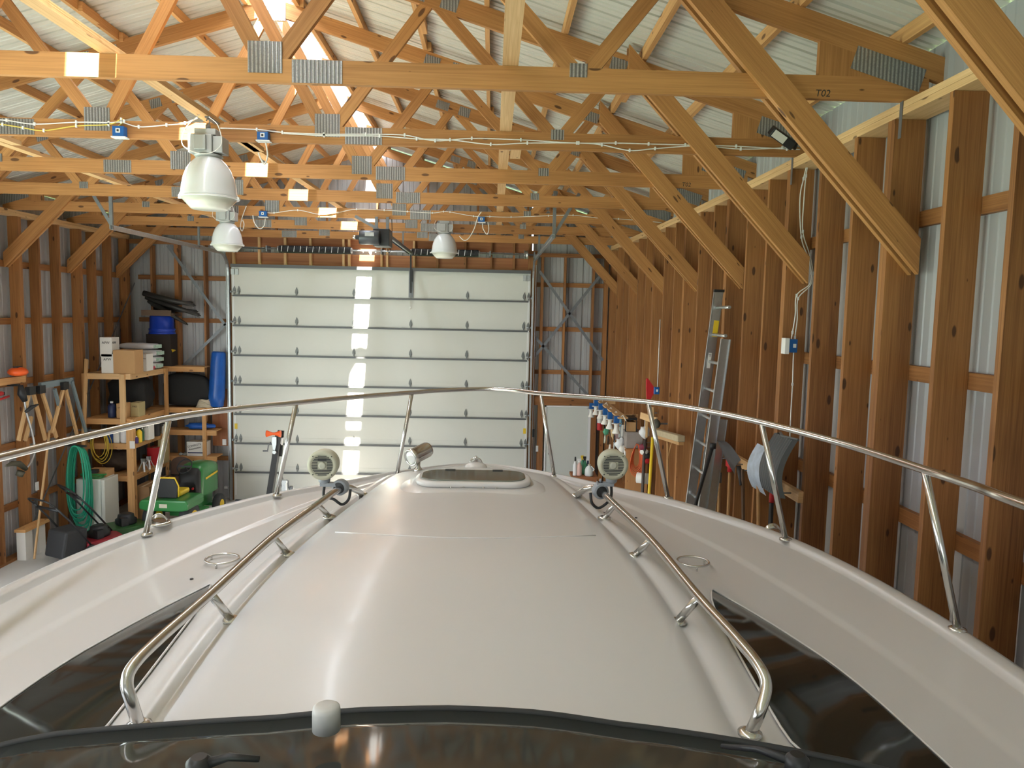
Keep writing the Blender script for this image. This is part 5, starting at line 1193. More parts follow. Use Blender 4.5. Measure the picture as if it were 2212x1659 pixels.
# string trimmer
r = empty('string_trimmer', P(56, 880, X=-6.24), 'string trimmer with black grip and curved shaft hanging by its engine on the left wall', 'string trimmer')
m = MB(); m.tube(smooth_path([P(*q, X=-6.24) for q in ((52, 862), (58, 895), (68, 930), (74, 960), (74, 980), (66, 1000), (55, 1013))], 6), 0.014, 8); m.make('shaft', ALU, r)
m = MB(); m.tube([P(44, 832, X=-6.26), P(47, 850, X=-6.25), P(54, 866, X=-6.24)], [0.03, 0.055, 0.035], 10); m.tube([P(55, 890, X=-6.22), P(68, 880, X=-6.18), P(82, 874, X=-6.16)], [0.02, 0.03, 0.012], 8); m.bar(P(43, 832, X=-6.3), V((XL, P(43, 832, X=-6.3).y, P(43, 832, X=-6.3).z)), 0.03, 0.02); m.make('engine_grip', BLACK, r)
m = MB(); m.tube([P(56, 1013, X=-6.24), P(42, 1002, X=-6.24), P(27, 1001, X=-6.24), P(12, 1007, X=-6.22)], [0.03, 0.04, 0.035, 0.012], 10); m.lathe([(0.045, -0.04), (0.05, 0.03)], P(44, 1022, X=-6.24), (0.4, 0.2, 1), 14); m.make('guard_head', plain('trimmer_olive', (0.07, 0.065, 0.045), 0.5), r)
# light switch on the stud, white floor boxes with a board
q = P(80, 1050, X=XL+0.005); m = MB(); m.box(XL+0.001, XL+0.012, q.y-0.035, q.y+0.035, q.z-0.06, q.z+0.06); obj1(m, 'switch_plate', WHITE, 'white outlet plate low on the left wall', 'outlet plate')
for k, (x0, x1) in enumerate(((36, 54), (62, 76))):
    a = P(x0, 1215, X=-6.2); ya = P(x0, 1222, Z=0).y
    m = MB(); y0 = 10.22+0.30*k; m.box(-6.45, -6.33, y0, y0+0.16, 0.001, 0.40); obj1(m, 'white_carton', CARDW, f"{'nearer' if k == 0 else 'farther'} narrow white carton on the floor under the board by the left wall", 'box')
m = MB(); m.box(-6.45, -6.30, 10.18, 10.75, 0.402, 0.44); obj1(m, 'plank', W_PURLIN, 'short plank bridging the two white cartons on the floor', 'plank')

# mowers
def mower(loc, rot, deckmat, lab, bag):
    r = empty('push_mower', loc, lab, 'lawn mower', 'walk-behind mowers by the left wall')
    R_ = Matrix.Translation(V(loc)) @ Matrix.Rotation(rot, 4, 'Z')
    def W(x, y, z): return R_ @ V((x, y, z))
    def hx(m, x0, x1, y0, y1, z0, z1): m.hexa([W(x1 if i & 1 else x0, y1 if i & 2 else y0, z1 if i & 4 else z0) for i in range(8)]); return m
    m = MB(); poly = [W(x, y, 0.11) for x, y in ((-0.26, -0.22), (-0.26, 0.22), (0.1, 0.26), (0.28, 0.2), (0.34, 0), (0.28, -0.2), (0.1, -0.26))]
    m.prism(poly, (0, 0, 0.13)); m.make('deck', deckmat, r, bevel=0.02)
    m = MB(); m.lathe([(0.14, 0.24), (0.15, 0.26), (0.15, 0.31), (0.12, 0.33), (0.11, 0.38), (0.07, 0.40)], W(0.05, 0, 0), n=20); hx(m, -0.08, 0.02, -0.16, -0.06, 0.24, 0.36); m.make('engine', BLACK, r)
    for x, y, rr_ in ((0.25, 0.26, 0.09), (0.25, -0.26, 0.09), (-0.24, 0.27, 0.11), (-0.24, -0.27, 0.11)):
        m = MB(); m.lathe([(rr_*0.6, -0.022), (rr_, -0.022), (rr_, 0.022), (rr_*0.6, 0.022)], W(x, y, rr_+0.001), W(0, 1, 0)-W(0, 0, 0), 20); w_ = m.make('wheel', DARK, r)
        m = MB(); m.lathe([(rr_*0.55, -0.026), (rr_*0.55, 0.026)], W(x, y, rr_+0.001), W(0, 1, 0)-W(0, 0, 0), 16); m.make('hub', CREAM, w_)
    m = MB()
    for y in (-0.24, 0.24): m.tube([W(-0.22, y, 0.2), W(-0.52, y, 0.62), W(-0.70, y*0.95, 0.84)], 0.013, 8)
    m.tube(smooth_path([W(-0.70, -0.228, 0.84), W(-0.79, -0.20, 0.93), W(-0.81, 0, 0.95), W(-0.79, 0.20, 0.93), W(-0.70, 0.228, 0.84)], 5), 0.013, 8); m.tube([W(-0.66, -0.23, 0.79), W(-0.66, 0.23, 0.79)], 0.02, 8); m.make('handlebar', BLACK, r)
    if bag:
        m = MB(); c = [W(x, y, z) for z, x0, x1 in ((0.10, -0.62, -0.27), (0.46, -0.55, -0.24)) for y in (-0.2, 0.2) for x in (x0, x1)]; m.hexa(c); b_ = m.make('grass_bag', plain('bag_charcoal', (0.03, 0.03, 0.032), 0.75), r, bevel=0.03)
    return r
mower((-5.57, 10.58, 0.001), math.radians(62), plain('mower_red', (0.25, 0.02, 0.03), 0.4), 'black and red walk-behind mower with a black grass bag, nearest on the left floor', True)
mower((-5.50, 11.22, 0.001), math.radians(48), plain('mower_green', (0.03, 0.10, 0.03), 0.4), 'dark green walk-behind mower between the red mower and the fridge', False)

# folding chair
r = empty('folding_chair', (-5.30, 12.9, 0), 'brown padded folding chair behind the green tractor', 'chair')
BRV = plain('brown_vinyl', (0.10, 0.055, 0.035), 0.4)
cx = P(375, 1030, Y=12.75).x; 
m = MB(); poly = []
for k in range(16):
    a = math.pi*k/15; poly.append(V((cx+0.17*math.cos(a), 12.75, 0.80+0.12*math.sin(a))))
poly += [V((cx-0.17, 12.75, 0.60)), V((cx+0.17, 12.75, 0.60))]
m.prism(poly, (0, 0.04, 0)); m.make('backrest', BRV, r, bevel=0.01)
m = MB(); m.bar((cx, 12.70, 0.30), (cx+0.02, 12.72, 0.62), 0.34, 0.035, up=(1, 0, 0)) if False else m.box(cx-0.17, cx+0.17, 12.70, 12.735, 0.22, 0.58); m.make('seat', BRV, r, bevel=0.01)
for s_ in (-1, 1):
    m = MB(); m.tube([(cx+s_*0.20, 12.62, 0.012), (cx+s_*0.20, 12.80, 0.85)], 0.012, 8); m.make('leg', plain('bronze_tube', (0.12, 0.08, 0.05), 0.35, 0.6), r)
    m = MB(); m.tube([(cx+s_*0.18, 12.86, 0.012), (cx+s_*0.18, 12.68, 0.5)], 0.012, 8); m.make('leg', plain('bronze_tube', (0.12, 0.08, 0.05), 0.35, 0.6), r)

r.location.y += 0.30
# lawn tractor seen from behind
tx, ty = -4.93, 11.6
r = empty('lawn_tractor', (tx, ty, 0), 'green ride-on lawn tractor with yellow seat before the corner shelves', 'lawn tractor')
TG = plain('tractor_green', (0.03, 0.20, 0.05), 0.3)
m = MB()
prof = [(-0.50, 0.54), (-0.46, 0.60), (0.46, 0.60), (0.50, 0.54), (0.50, 0.45), (0.36, 0.42), (-0.36, 0.42), (-0.50, 0.45)]
m.prism([V((tx+x, ty-0.28, z)) for x, z in prof], (0, 0.62, 0)); fd = m.make('rear_fender', TG, r, bevel=0.025)
m = MB(); m.box(tx-0.08, tx+0.08, ty-0.285, ty-0.281, 0.48, 0.54); m.make('plate_decal', CREAM, fd)
for s_ in (-1, 1):
    m = MB(); m.lathe([(0.12, -0.10), (0.23, -0.10), (0.255, -0.07), (0.255, 0.07), (0.23, 0.10), (0.12, 0.10)], (tx+s_*0.37, ty, 0.256), (1, 0, 0), 30); w_ = m.make('rear_wheel', DARK, r)
    m = MB(); m.lathe([(0.13, -0.105), (0.13, 0.105)], (tx+s_*0.37, ty, 0.256), (1, 0, 0), 20); m.make('hub', YELLOW, w_)
    m = MB(); m.lathe([(0.09, -0.07), (0.17, -0.07), (0.19, -0.04), (0.19, 0.04), (0.17, 0.07), (0.09, 0.07)], (tx+s_*0.36, ty+1.20, 0.191), (1, 0, 0), 26); w_ = m.make('front_wheel', DARK, r)
    m = MB(); m.lathe([(0.09, -0.075), (0.09, 0.075)], (tx+s_*0.36, ty+1.20, 0.191), (1, 0, 0), 18); m.make('hub', YELLOW, w_)
m = MB(); m.box(tx-0.22, tx+0.22, ty+0.30, ty+0.75, 0.20, 0.42); m.box(tx-0.45, tx+0.45, ty+0.30, ty+0.62, 0.26, 0.30); m.box(tx-0.30, tx+0.30, ty+1.17, ty+1.23, 0.17, 0.22); m.box(tx-0.16, tx+0.16, ty+0.6, ty+1.3, 0.22, 0.45); m.make('frame', TG, r)
rows = []
for y, w, h, z0 in ((0.72, 0.23, 0.93, 0.48), (0.78, 0.25, 0.97, 0.45), (1.0, 0.25, 0.99, 0.42), (1.25, 0.245, 0.97, 0.42), (1.42, 0.23, 0.93, 0.42), (1.46, 0.20, 0.88, 0.45)):
    rows.append([V((tx+x*w, ty+y, z0+(h-z0)*z)) for x, z in ((-1, 0), (-1, 0.5), (-1, 0.85), (-0.85, 0.96), (-0.4, 1), (0, 1.01), (0.4, 1), (0.85, 0.96), (1, 0.85), (1, 0.5), (1, 0))])
m = MB(); m.grid(rows); b0 = len(m.v)
m.face([b0-11+i for i in range(11)]); m.face([i for i in reversed(range(11))]); hd = m.make('hood', TG, r)
m = MB(); m.bar((tx+0.262, ty+0.85, 0.72), (tx+0.25, ty+1.38, 0.75), 0.035, 0.003, up=(0, 0, 1)); m.make('yellow_stripe', YELLOW, hd)
rows = []
for y, w, h in ((0.60, 0.17, 0.70), (0.64, 0.21, 0.93), (0.715, 0.225, 0.935)):
    rows.append([V((tx+x*w, ty+y, 0.45+(h-0.45)*z)) for x, z in ((-1, 0), (-1, 0.85), (-0.8, 0.98), (0, 1), (0.8, 0.98), (1, 0.85), (1, 0))])
m = MB(); m.grid(rows); m.face([i for i in reversed(range(7))]); ds = m.make('dashboard', BLACK, r)
m = MB(); m.lathe([(0.02, 0), (0.02, 0.03)], (tx+0.12, ty+0.60, 0.60), (0, -1, 0), 12); m.make('red_knob', REDP, ds)
m = MB(); m.tube([(tx, ty+0.62, 0.88), (tx, ty+0.52, 1.0)], 0.016, 8); m.tube([V((tx+0.15*math.cos(a), ty+0.50+0.10*math.sin(a), 1.0+0.10*math.sin(a))) for a in [2*math.pi*j/24 for j in range(24)]], 0.011, 8, closed=True); m.bar((tx-0.14, ty+0.5, 1.0), (tx+0.14, ty+0.5, 1.0), 0.03, 0.015); m.make('steering_wheel', BLACK, r)
m = MB(); m.box(tx-0.20, tx+0.20, ty-0.02, ty+0.34, 0.602, 0.69); m.make('seat', YELLOW, r, bevel=0.03)
m = MB(); m.prism([V((tx+x, ty-0.14, z)) for x, z in ((-0.2, 0.605), (0.2, 0.605), (0.22, 0.8), (0.15, 0.92), (-0.15, 0.92), (-0.22, 0.8))], (0, 0.05, 0)); m.make('seat_back', BLACK, r, bevel=0.015)
m = MB(); m.tube([V((tx+x, ty-0.115, z+0.006)) for x, z in ((0.22, 0.62), (0.222, 0.8), (0.15, 0.925), (-0.15, 0.925), (-0.222, 0.8))], 0.014, 8); m.make('seat_piping', YELLOW, r)
r.rotation_euler.z = -0.06; r.scale = (0.76, 0.92, 0.96)
# outlet plates beside the big door
q = P(485, 955, Y=YE); m = MB(); m.box(q.x-0.035, q.x+0.035, YE-0.01, YE+0.001, q.z-0.055, q.z+0.055); obj1(m, 'switch_plate', WHITE, 'white switch plate on the plywood panel left of the big door', 'switch plate')
q = P(490, 1052, Y=YE-0.05); m = MB(); m.box(q.x-0.03, q.x+0.03, YE-0.10, YE-0.041, q.z-0.02, q.z+0.02); obj1(m, 'door_sensor', WHITE, 'small white door sensor low beside the left door track', 'sensor')
q = P(1161, 969, Y=YE); m = MB(); m.box(q.x-0.03, q.x+0.03, YE-0.011, YE-0.001, q.z-0.055, q.z+0.055); obj1(m, 'switch_plate', WHITE, 'white switch plate between the big door and the entry door', 'switch plate')
q = P(1152, 935, Y=YE-0.04); m = MB(); m.box(q.x-0.02, q.x+0.02, YE-0.09, YE-0.041, q.z-0.07, q.z+0.07); obj1(m, 'door_control', BLACK, 'black control box on the post right of the big door', 'control box')
# ================================================================ RIGHT END: BENCH, LADDER, TOOLS
# workbench by the entry door
b0 = P(1236, 1030, Z=0.96)
bxa, bya = b0.x, b0.y
r = empty('workbench', (bxa, bya, 0), 'reddish brown workbench before the entry door', 'workbench')
m = MB(); m.box(bxa, 1.74, bya, bya+0.42, 0.92, 0.96); m.box(bxa+0.02, bxa+0.05, bya+0.06, bya+0.40, 0.83, 0.919); m.box(bxa+0.02, 1.72, bya+0.02, bya+0.05, 0.83, 0.919); m.make('bench_top', W_PLY, r)
for x in (bxa+0.06, 1.62):
    for y in (bya+0.06, bya+0.32): m = MB(); m.box(x, x+0.085, y, y+0.085, 0.0, 0.829); m.make('leg', W_STUD, r)
def bottle(px, py0, Y, rad, body, top, lab, z0=0.961, trigger=False, name='spray_bottle'):
    q = P(px, py0, Y=Y); h = q.z-z0; c = V((q.x, Y, z0)); r = empty(name, c, lab, 'bottle', None)
    m = MB(); m.lathe([(rad*0.9, 0), (rad, 0.01), (rad, h*0.55), (rad*0.5, h*0.72), (rad*0.35, h*0.78)], c, n=16); m.make('body', body, r)
    m = MB(); m.lathe([(rad*0.4, h*0.78), (rad*0.4, h*0.88)], c, n=10)
    if trigger: m.box(c.x-rad*0.9, c.x+rad*0.5, c.y-0.01, c.y+0.01, z0+h*0.88, z0+h); m.box(c.x-rad*0.6, c.x-rad*0.45, c.y-0.006, c.y+0.006, z0+h*0.72, z0+h*0.88)
    else: m.lathe([(rad*0.4, h*0.88), (rad*0.35, h)], c, n=10)
    m.make('sprayer' if trigger else 'cap', top, r)
yb = bya+0.10
bottle(1243, 987, yb, 0.035, BAG, BLACK, 'white bottle with black tip, leftmost on the workbench')
bottle(1252, 991, yb, 0.042, plain('red_label_white', (0.70, 0.45, 0.40), 0.4), WHITE, 'white trigger spray bottle with red label on the workbench', trigger=True)
bottle(1259, 984, yb+0.16, 0.035, plain('green_bottle', (0.05, 0.20, 0.12), 0.4), YELLOW, 'green spray bottle with yellow trigger behind the red-labelled one', trigger=True)
bottle(1264, 986, yb+0.10, 0.035, plain('orange_green', (0.05, 0.25, 0.14), 0.4), BLACK, 'green bottle with black trigger next to the clear jug', trigger=True)
bottle(1270, 995, yb+0.25, 0.04, NAVY, NAVY, 'navy bottle behind the clear jug', name='navy_bottle')
q = P(1273, 1003, Y=yb); c = V((q.x, yb, 0.961)); r = empty('plastic_jug', c, 'translucent white gallon jug, rightmost bottle on the workbench', 'jug')
h = q.z-0.961; m = MB(); m.lathe([(0.062, 0), (0.07, 0.01), (0.07, h*0.5), (0.055, h*0.72), (0.022, h*0.88), (0.020, h*0.92)], c, n=20); m.make('body', plain('milky_plastic', (0.68, 0.72, 0.72), 0.3), r)
m = MB(); m.lathe([(0.024, h*0.92), (0.024, h)], c, n=14); m.make('cap', CREAM, r)
m = MB(); m.tube([c+V((0.05, -0.04, h*0.45)), c+V((0.075, -0.05, h*0.62)), c+V((0.03, -0.02, h*0.85))], 0.010, 8); m.make('handle', plain('milky_plastic', (0.68, 0.72, 0.72), 0.3), r)

# storage panel unit on the right wall with a long lamp board above it
ya, yb2 = 10.45, 13.05
r = empty('wall_cabinet', (1.85, ya, 0), 'open plywood cabinet against the right wall behind the right speaker', 'cabinet')
xa = P(1352, 1000, Y=ya).x
m = MB(); m.box(xa, XR(ya)-0.005, ya, ya+0.02, 0.01, P(1352, 972, Y=ya).z); m.make('end_panel', W_PLY if False else wood('orange_plywood', (0.50, 0.25, 0.10), (0.34, 0.15, 0.05), gs=0.4), r)
for z in (0.9, 1.35, 1.62): m = MB(); m.box(xa+0.0, XR(yb2)-0.02, ya+0.022, yb2-0.8, z-0.02, z); m.make('shelf_board', W_STUD, r)
m = MB(); m.box(xa, xa+0.04, yb2-0.86, yb2-0.80, 0.0, 2.0); m.make('post', W_STUD, r)
zl = 2.10; xl_ = 1.78
m = MB(); m.box(xl_+0.02, xl_+0.16, ya-0.05, yb2, zl-0.02, zl); m.box(xl_+0.162, XR(yb2)-0.01, ya+0.3, ya+0.34, zl-0.09, zl); m.box(xl_+0.162, XR(yb2)-0.01, yb2-0.3, yb2-0.26, zl-0.09, zl); obj1(m, 'lamp_board', W_PALE, 'pale board under the bow rail carrying a row of white lamp holders', 'board')
lamp_px = ((1277, 862, 883), (1287, 861, 877), (1297, 871, 885), (1307, 879, 896), (1318, 888, 905), (1332, 899, 914))
yy = [13.0, 12.45, 11.95, 11.45, 10.98, 10.50]
for k, Y in enumerate(yy):
    q = P(lamp_px[k][0], 900, Y=Y); c = V((xl_+0.02 if False else q.x, Y, zl-0.02 if False else P(lamp_px[k][0], lamp_px[k][2], Y=Y).z))
    r = empty('lamp_holder', c, f"{ordinal[5-k]} white lamp holder under a blue box in the row above the workbench", 'lamp holder', 'row of white lamp holders with blue boxes')
    m = MB(); m.box(c.x-0.035, c.x+0.035, c.y-0.03, c.y+0.04, c.z+0.003, c.z+0.10); m.make('box', BLUEP, r)
    m = MB(); m.lathe([(0.070, 0.0), (0.070, -0.008), (0.034, -0.014), (0.030, -0.06), (0.036, -0.09), (0.052, -0.12), (0.060, -0.14), (0.054, -0.148), (0.045, -0.15)], c, n=20); m.make('socket', plain('porcelain', (0.80, 0.77, 0.72), 0.3), r)
    m = MB(); m.tube([(c.x+0.035, c.y, c.z+0.07), (c.x+0.08, c.y-0.05, c.z+0.12), (c.x+0.10, c.y-0.20, c.z+0.06)], 0.006, 6); m.box(c.x+0.035, xl_+0.10, c.y-0.01, c.y+0.02, c.z+0.07, max(zl-0.021, c.z+0.09)); m.make('lead_wire', CABLE, r)
# extinguisher
q = P(1296, 910, Y=13.3); c = V((q.x, 13.3, q.z-0.16)); r = empty('fire_extinguisher', c, 'red fire extinguisher with white label on the corner stud by the entry door', 'fire extinguisher')
m = MB(); m.lathe([(0.045, 0), (0.05, 0.01), (0.05, 0.27), (0.035, 0.31), (0.018, 0.33)], c, n=20); m.make('cylinder', REDP, r)
m = MB(); m.lathe([(0.0505, 0.13), (0.0508, 0.135), (0.0508, 0.22), (0.0505, 0.225)], c, n=20); m.make('label_band', CARDW, r)
m = MB(); m.lathe([(0.018, 0.33), (0.018, 0.36)], c, n=10); m.box(c.x-0.05, c.x+0.03, c.y-0.012, c.y+0.012, c.z+0.36, c.z+0.385); m.box(c.x-0.01, c.x+0.01, c.y, YE, c.z+0.30, c.z+0.315); m.make('valve', BLACK, r)

# hanging clutter under the lamp board
def hang(px, Y, name, mat, lab, cat, px2=None, r0=0.02, fl=None):
    a = P(*px, Y=Y); b = P(*px2, Y=Y); m = MB()
    if fl == 'flat': m.bar(a, b, 0.012, r0*2, up=(0, 1, 0))
    elif fl == 'blob': c = (a+b)/2; m.blob(c, (r0, r0*0.6, (a-b).length/2), 12, 8, fn=lambda d: 1+0.18*math.sin(6*d.x+5*d.z+px[0]))
    else: m.tube([a, (a+b)/2+V((0.004, 0, 0)), b], [r0*0.7, r0, r0*0.8], 8)
    o = obj1(m, name, mat, lab, cat)
    m = MB(); m.tube([a, V((a.x, a.y, max(a.z+0.02, zl-0.021)))], 0.003, 5); m.make('hanging_cord', GALVD, o); return o
GRN = plain('green_glove', (0.10, 0.38, 0.22), 0.6)
hang((1308, 925), 11.9, 'green_glove', GRN, 'green work glove hanging by the fire extinguisher', 'glove', (1311, 940), 0.05, 'blob')
hang((1307, 940), 11.8, 'paint_brush', CREAM, 'cream handled brush hanging under the green glove', 'brush', (1306, 957), 0.02)
hang((1314, 942), 11.7, 'dark_gourd', plain('dark_brown', (0.05, 0.03, 0.02), 0.6), 'dark brown tool hanging right of the cream brush', 'tool', (1313, 960), 0.02)
hang((1325, 922), 11.0, 'leather_glove', plain('tan_leather', (0.62, 0.44, 0.24), 0.7), 'tan leather glove hanging below the nearest lamp holder', 'glove', (1322, 948), 0.03, 'blob')
hang((1341, 905), 10.9, 'blue_brush', plain('pale_blue', (0.15, 0.40, 0.60), 0.5), 'light blue brush hanging right of the nearest lamp holder', 'brush', (1341, 921), 0.025)
hang((1341, 922), 10.85, 'clear_wrap', plain('clear_wrap', (0.5, 0.52, 0.5), 0.25), 'clear plastic sleeve hanging under the light blue brush', 'sleeve', (1340, 945), 0.03, 'flat')
hang((1347, 918), 10.8, 'white_paper_roll', CARDW, 'white paper strip hanging beside the clear sleeve', 'paper', (1346, 943), 0.03, 'flat')
hang((1352, 912), 10.7, 'hand_fan', plain('straw', (0.62, 0.46, 0.26), 0.7), 'straw coloured hand broom hanging at a slant', 'broom', (1357, 935), 0.025, 'flat')
hang((1361, 927), 10.6, 'white_scoop', plain('porcelain', (0.80, 0.77, 0.72), 0.3), 'slanted white plastic scoop below the lamp board', 'scoop', (1350, 950), 0.03, 'blob')
hang((1333, 925), 10.95, 'pink_cloth', plain('pink_cloth', (0.55, 0.38, 0.38), 0.8), 'pinkish cloth strip hanging behind the leather glove', 'cloth', (1332, 950), 0.03, 'flat')
hang((1328, 940), 10.9, 'black_shears', BLACK, 'narrow black shears hanging left of the pink cloth', 'shears', (1326, 955), 0.012)
hang((1340, 946), 10.7, 'plastic_bag', BAG, 'bunched clear plastic bag hanging above the right speaker', 'bag', (1340, 970), 0.075, 'blob')
hang((1327, 950), 10.9, 'putty_knife', GALV, 'steel scraper hanging left of the clear plastic bag', 'scraper', (1326, 975), 0.015)
hang((1318, 960), 11.2, 'white_tube', CARDW, 'white tube hanging above the speaker on the left', 'tube', (1315, 980), 0.02)
hang((1351, 962), 10.6, 'white_caulk_tube', CARDW, 'white caulk tube hanging right of the clear bag', 'tube', (1350, 986), 0.02)
hang((1345, 962), 10.65, 'white_reel', plain('porcelain', (0.80, 0.77, 0.72), 0.3), 'round white cord reel hanging behind the speaker top', 'reel', (1343, 980), 0.05, 'blob')
# cartons on the cabinet
def rcart(x0, x1, y0, y1, Y, dep, mat, lab, z0=None, name='carton'):
    a = P(x0, y1, Y=Y); b = P(x1, y0, Y=Y); m = MB(); m.box(a.x, b.x, Y, Y+dep, (z0 if z0 is not None else a.z), b.z); return obj1(m, name, mat, lab, 'box', bevel=0.004)
zc_ = P(1352, 972, Y=ya).z
m = MB(); m.box(xa+0.0, XR(ya)-0.01, ya-0.01, ya+0.6, zc_+0.001, zc_+0.021); obj1(m, 'cabinet_top', W_STUD, 'dark board lying on top of the plywood cabinet end', 'board')
rcart(1353, 1389, 934, 957, ya+0.02, 0.3, plain('greyish_card', (0.30, 0.26, 0.24), 0.8, noise=0.2, scale=10), 'greyish carton on the plywood cabinet', z0=zc_+0.022)
rcart(1355, 1374, 912, 933, ya+0.06, 0.25, CARD, 'small brown carton in the black tray on the cabinet', z0=P(1355, 933.5, Y=ya+0.02).z+0.003)
m = MB(); a = P(1351, 907, Y=ya+0.03); b = P(1377, 903, Y=ya+0.03); m.box(a.x, b.x, ya+0.03, ya+0.3, a.z, b.z); m.box(a.x, a.x+0.012, ya+0.03, ya+0.05, P(1351, 933, Y=ya+0.03).z+0.004, a.z); m.box(b.x-0.012, b.x, ya+0.03, ya+0.05, P(1351, 933, Y=ya+0.03).z+0.004, a.z); obj1(m, 'black_tray', BLACK, 'black tray rack above the small brown carton', 'tray')
# orange cord
oc = P(1376, 958, Y=ya-0.03); r = empty('extension_lead', oc, 'orange extension cord looped on the plywood cabinet end', 'cord')
m = MB()
for k in range(6):
    w = 0.035+0.008*k; L = 0.34+0.025*k
    m.tube([V((oc.x+w*math.sin(a)*(1.2-0.5*math.cos(a)), ya-0.03-0.008*k, oc.z-L/2+L/2*math.cos(a))) for a in [2*math.pi*j/22 for j in range(22)]], 0.006, 6, closed=True)
m.make('cord', plain('orange_cord', (0.70, 0.13, 0.04), 0.5), r)
m = MB(); m.tube([(oc.x, ya, oc.z), (oc.x, ya-0.09, oc.z+0.01)], 0.006, 6); m.make('nail', GALVD, r)
# white paper towel, pipe, yellow pole, caps
q = P(1388, 1033, Y=ya-0.12); m = MB(); m.lathe([(0.02, -0.08), (0.075, -0.08), (0.075, 0.10), (0.02, 0.10)], (q.x, ya-0.12, q.z), (0.9, -0.4, 0), 22); o = obj1(m, 'paper_towel', CARDW, 'white paper towel roll on the cabinet end panel', 'paper towel')
m = MB(); m.tube([(q.x, ya, q.z), (q.x, ya-0.12, q.z)], 0.01, 6); m.make('holder_arm', BLACK, o)
a = P(1393, 950, Y=ya-0.25); b = P(1388, 1056, Y=ya-0.25); m = MB(); b3 = a+(b-a)*((a.z-0.005)/(a.z-b.z)); m.tube([a, b3], 0.022, 10); obj1(m, 'dark_pipe', plain('dark_pipe', (0.07, 0.055, 0.05), 0.5), 'dark brown pipe standing against the plywood cabinet', 'pipe')
a = P(1410, 944, Y=10.05); b = P(1402, 1070, Y=10.05); m = MB(); b3 = a+(b-a)*((a.z-0.005)/(a.z-b.z)); m.tube([a, b3], 0.022, 10); obj1(m, 'yellow_pole', YELLOW, 'bright yellow pole standing right of the dark pipe', 'pole')
m = MB(); c = P(1392, 934, Y=10.25); m.blob(c, (0.075, 0.06, 0.09), 14, 9, fn=lambda d: 1+0.12*math.sin(5*d.x+6*d.z)); o = obj1(m, 'white_hat', BAG, 'crumpled white hat hung on a wooden bracket', 'hat')
m = MB(); m.tube([c+V((0, 0, 0.07)), V((c.x, c.y, P(1392, 905, Y=10.25).z))], 0.004, 6); m.make('hanging_cord', CABLE, o)
a = P(1385, 897, Y=10.28); b = P(1400, 912, Y=10.02); m = MB(); m.bar(a, V((XR(10.0), 10.0, a.z-0.04)), 0.09, 0.038); m.bar(P(1397, 905, Y=10.2), P(1396, 945, Y=10.2), 0.03, 0.03, up=(0, 1, 0)); obj1(m, 'wood_bracket', W_PALE, 'pale wooden bracket sticking out above the white hat', 'bracket')
for k, (px, py, mt, lb) in enumerate(((1390, 966, plain('maroon_cap', (0.22, 0.03, 0.06), 0.6), 'maroon cap hanging behind the dark pipe'), (1392, 976, CARDW, 'white cap hanging under the maroon cap'), (1398, 985, BLACK, 'black cap hanging beside the yellow pole'), (1397, 995, REDP, 'red padlock-shaped thing hanging beside the yellow pole'))):
    c = P(px, py, Y=10.22); m = MB(); m.blob(c, (0.055, 0.04, 0.045), 12, 8, fn=lambda d: 1+0.2*max(0, -d.x)); o = obj1(m, 'cap' if k < 3 else 'red_lock', mt, lb, 'cap' if k < 3 else 'lock')
    m = MB(); m.tube([c, V((c.x, 10.22, c.z+0.06)), V((XR(10.2), 10.22, c.z+0.07))], 0.004, 6); m.make('peg', GALVD, o)

# on the stud wall: dustpan, broom, small blue box
def wallpt(px, py, off=0.0):
    # a point on the inner face of the right wall studs
    q = P(px, py, X=XR(9)-off)
    for _ in range(6): q = P(px, py, X=XR(q.y)-off)
    return q
c = wallpt(1404, 845, 0.06); r = empty('red_dustpan', c, 'red dustpan hanging on the right wall studs above the broom', 'dustpan')
m = MB(); pl = [P(x, y, Y=c.y) for x, y in ((1396, 818), (1400, 817), (1413, 836), (1413, 850), (1406, 862), (1403, 884), (1399, 884), (1397, 862), (1396, 840))]; m.prism(pl, (0, 0.03, 0)); m.make('pan', REDP, r, bevel=0.004)
m = MB(); m.bar(V((c.x-0.02, c.y+0.02, c.z)), V((XR(c.y), c.y+0.02, c.z)), 0.02, 0.02); m.make('hook', GALVD, r)
c = wallpt(1418, 843, 0.03); r = empty('outlet_box', c, 'small blue outlet box on the right wall beside the red dustpan', 'outlet box', 'blue plastic outlet boxes')
m = MB(); m.box(c.x-0.035, XR(c.y)-0.001, c.y-0.05, c.y+0.02, c.z-0.05, c.z+0.045); m.make('box', BLUEP, r, bevel=0.003)
m = MB(); m.box(c.x-0.015, c.x+0.010, c.y-0.0525, c.y-0.0505, c.z-0.015, c.z+0.015); m.make('sticker', WHITE, r)
a = wallpt(1426, 690, 0.004); b = wallpt(1424, 840, 0.004); m = MB(); m.tube([a, V((a.x, a.y, a.z-0.5)), V((a.x, a.y, b.z))], 0.006, 6); obj1(m, 'cable', CABLE, 'thin white cable running down a stud to the small blue box', 'cable')
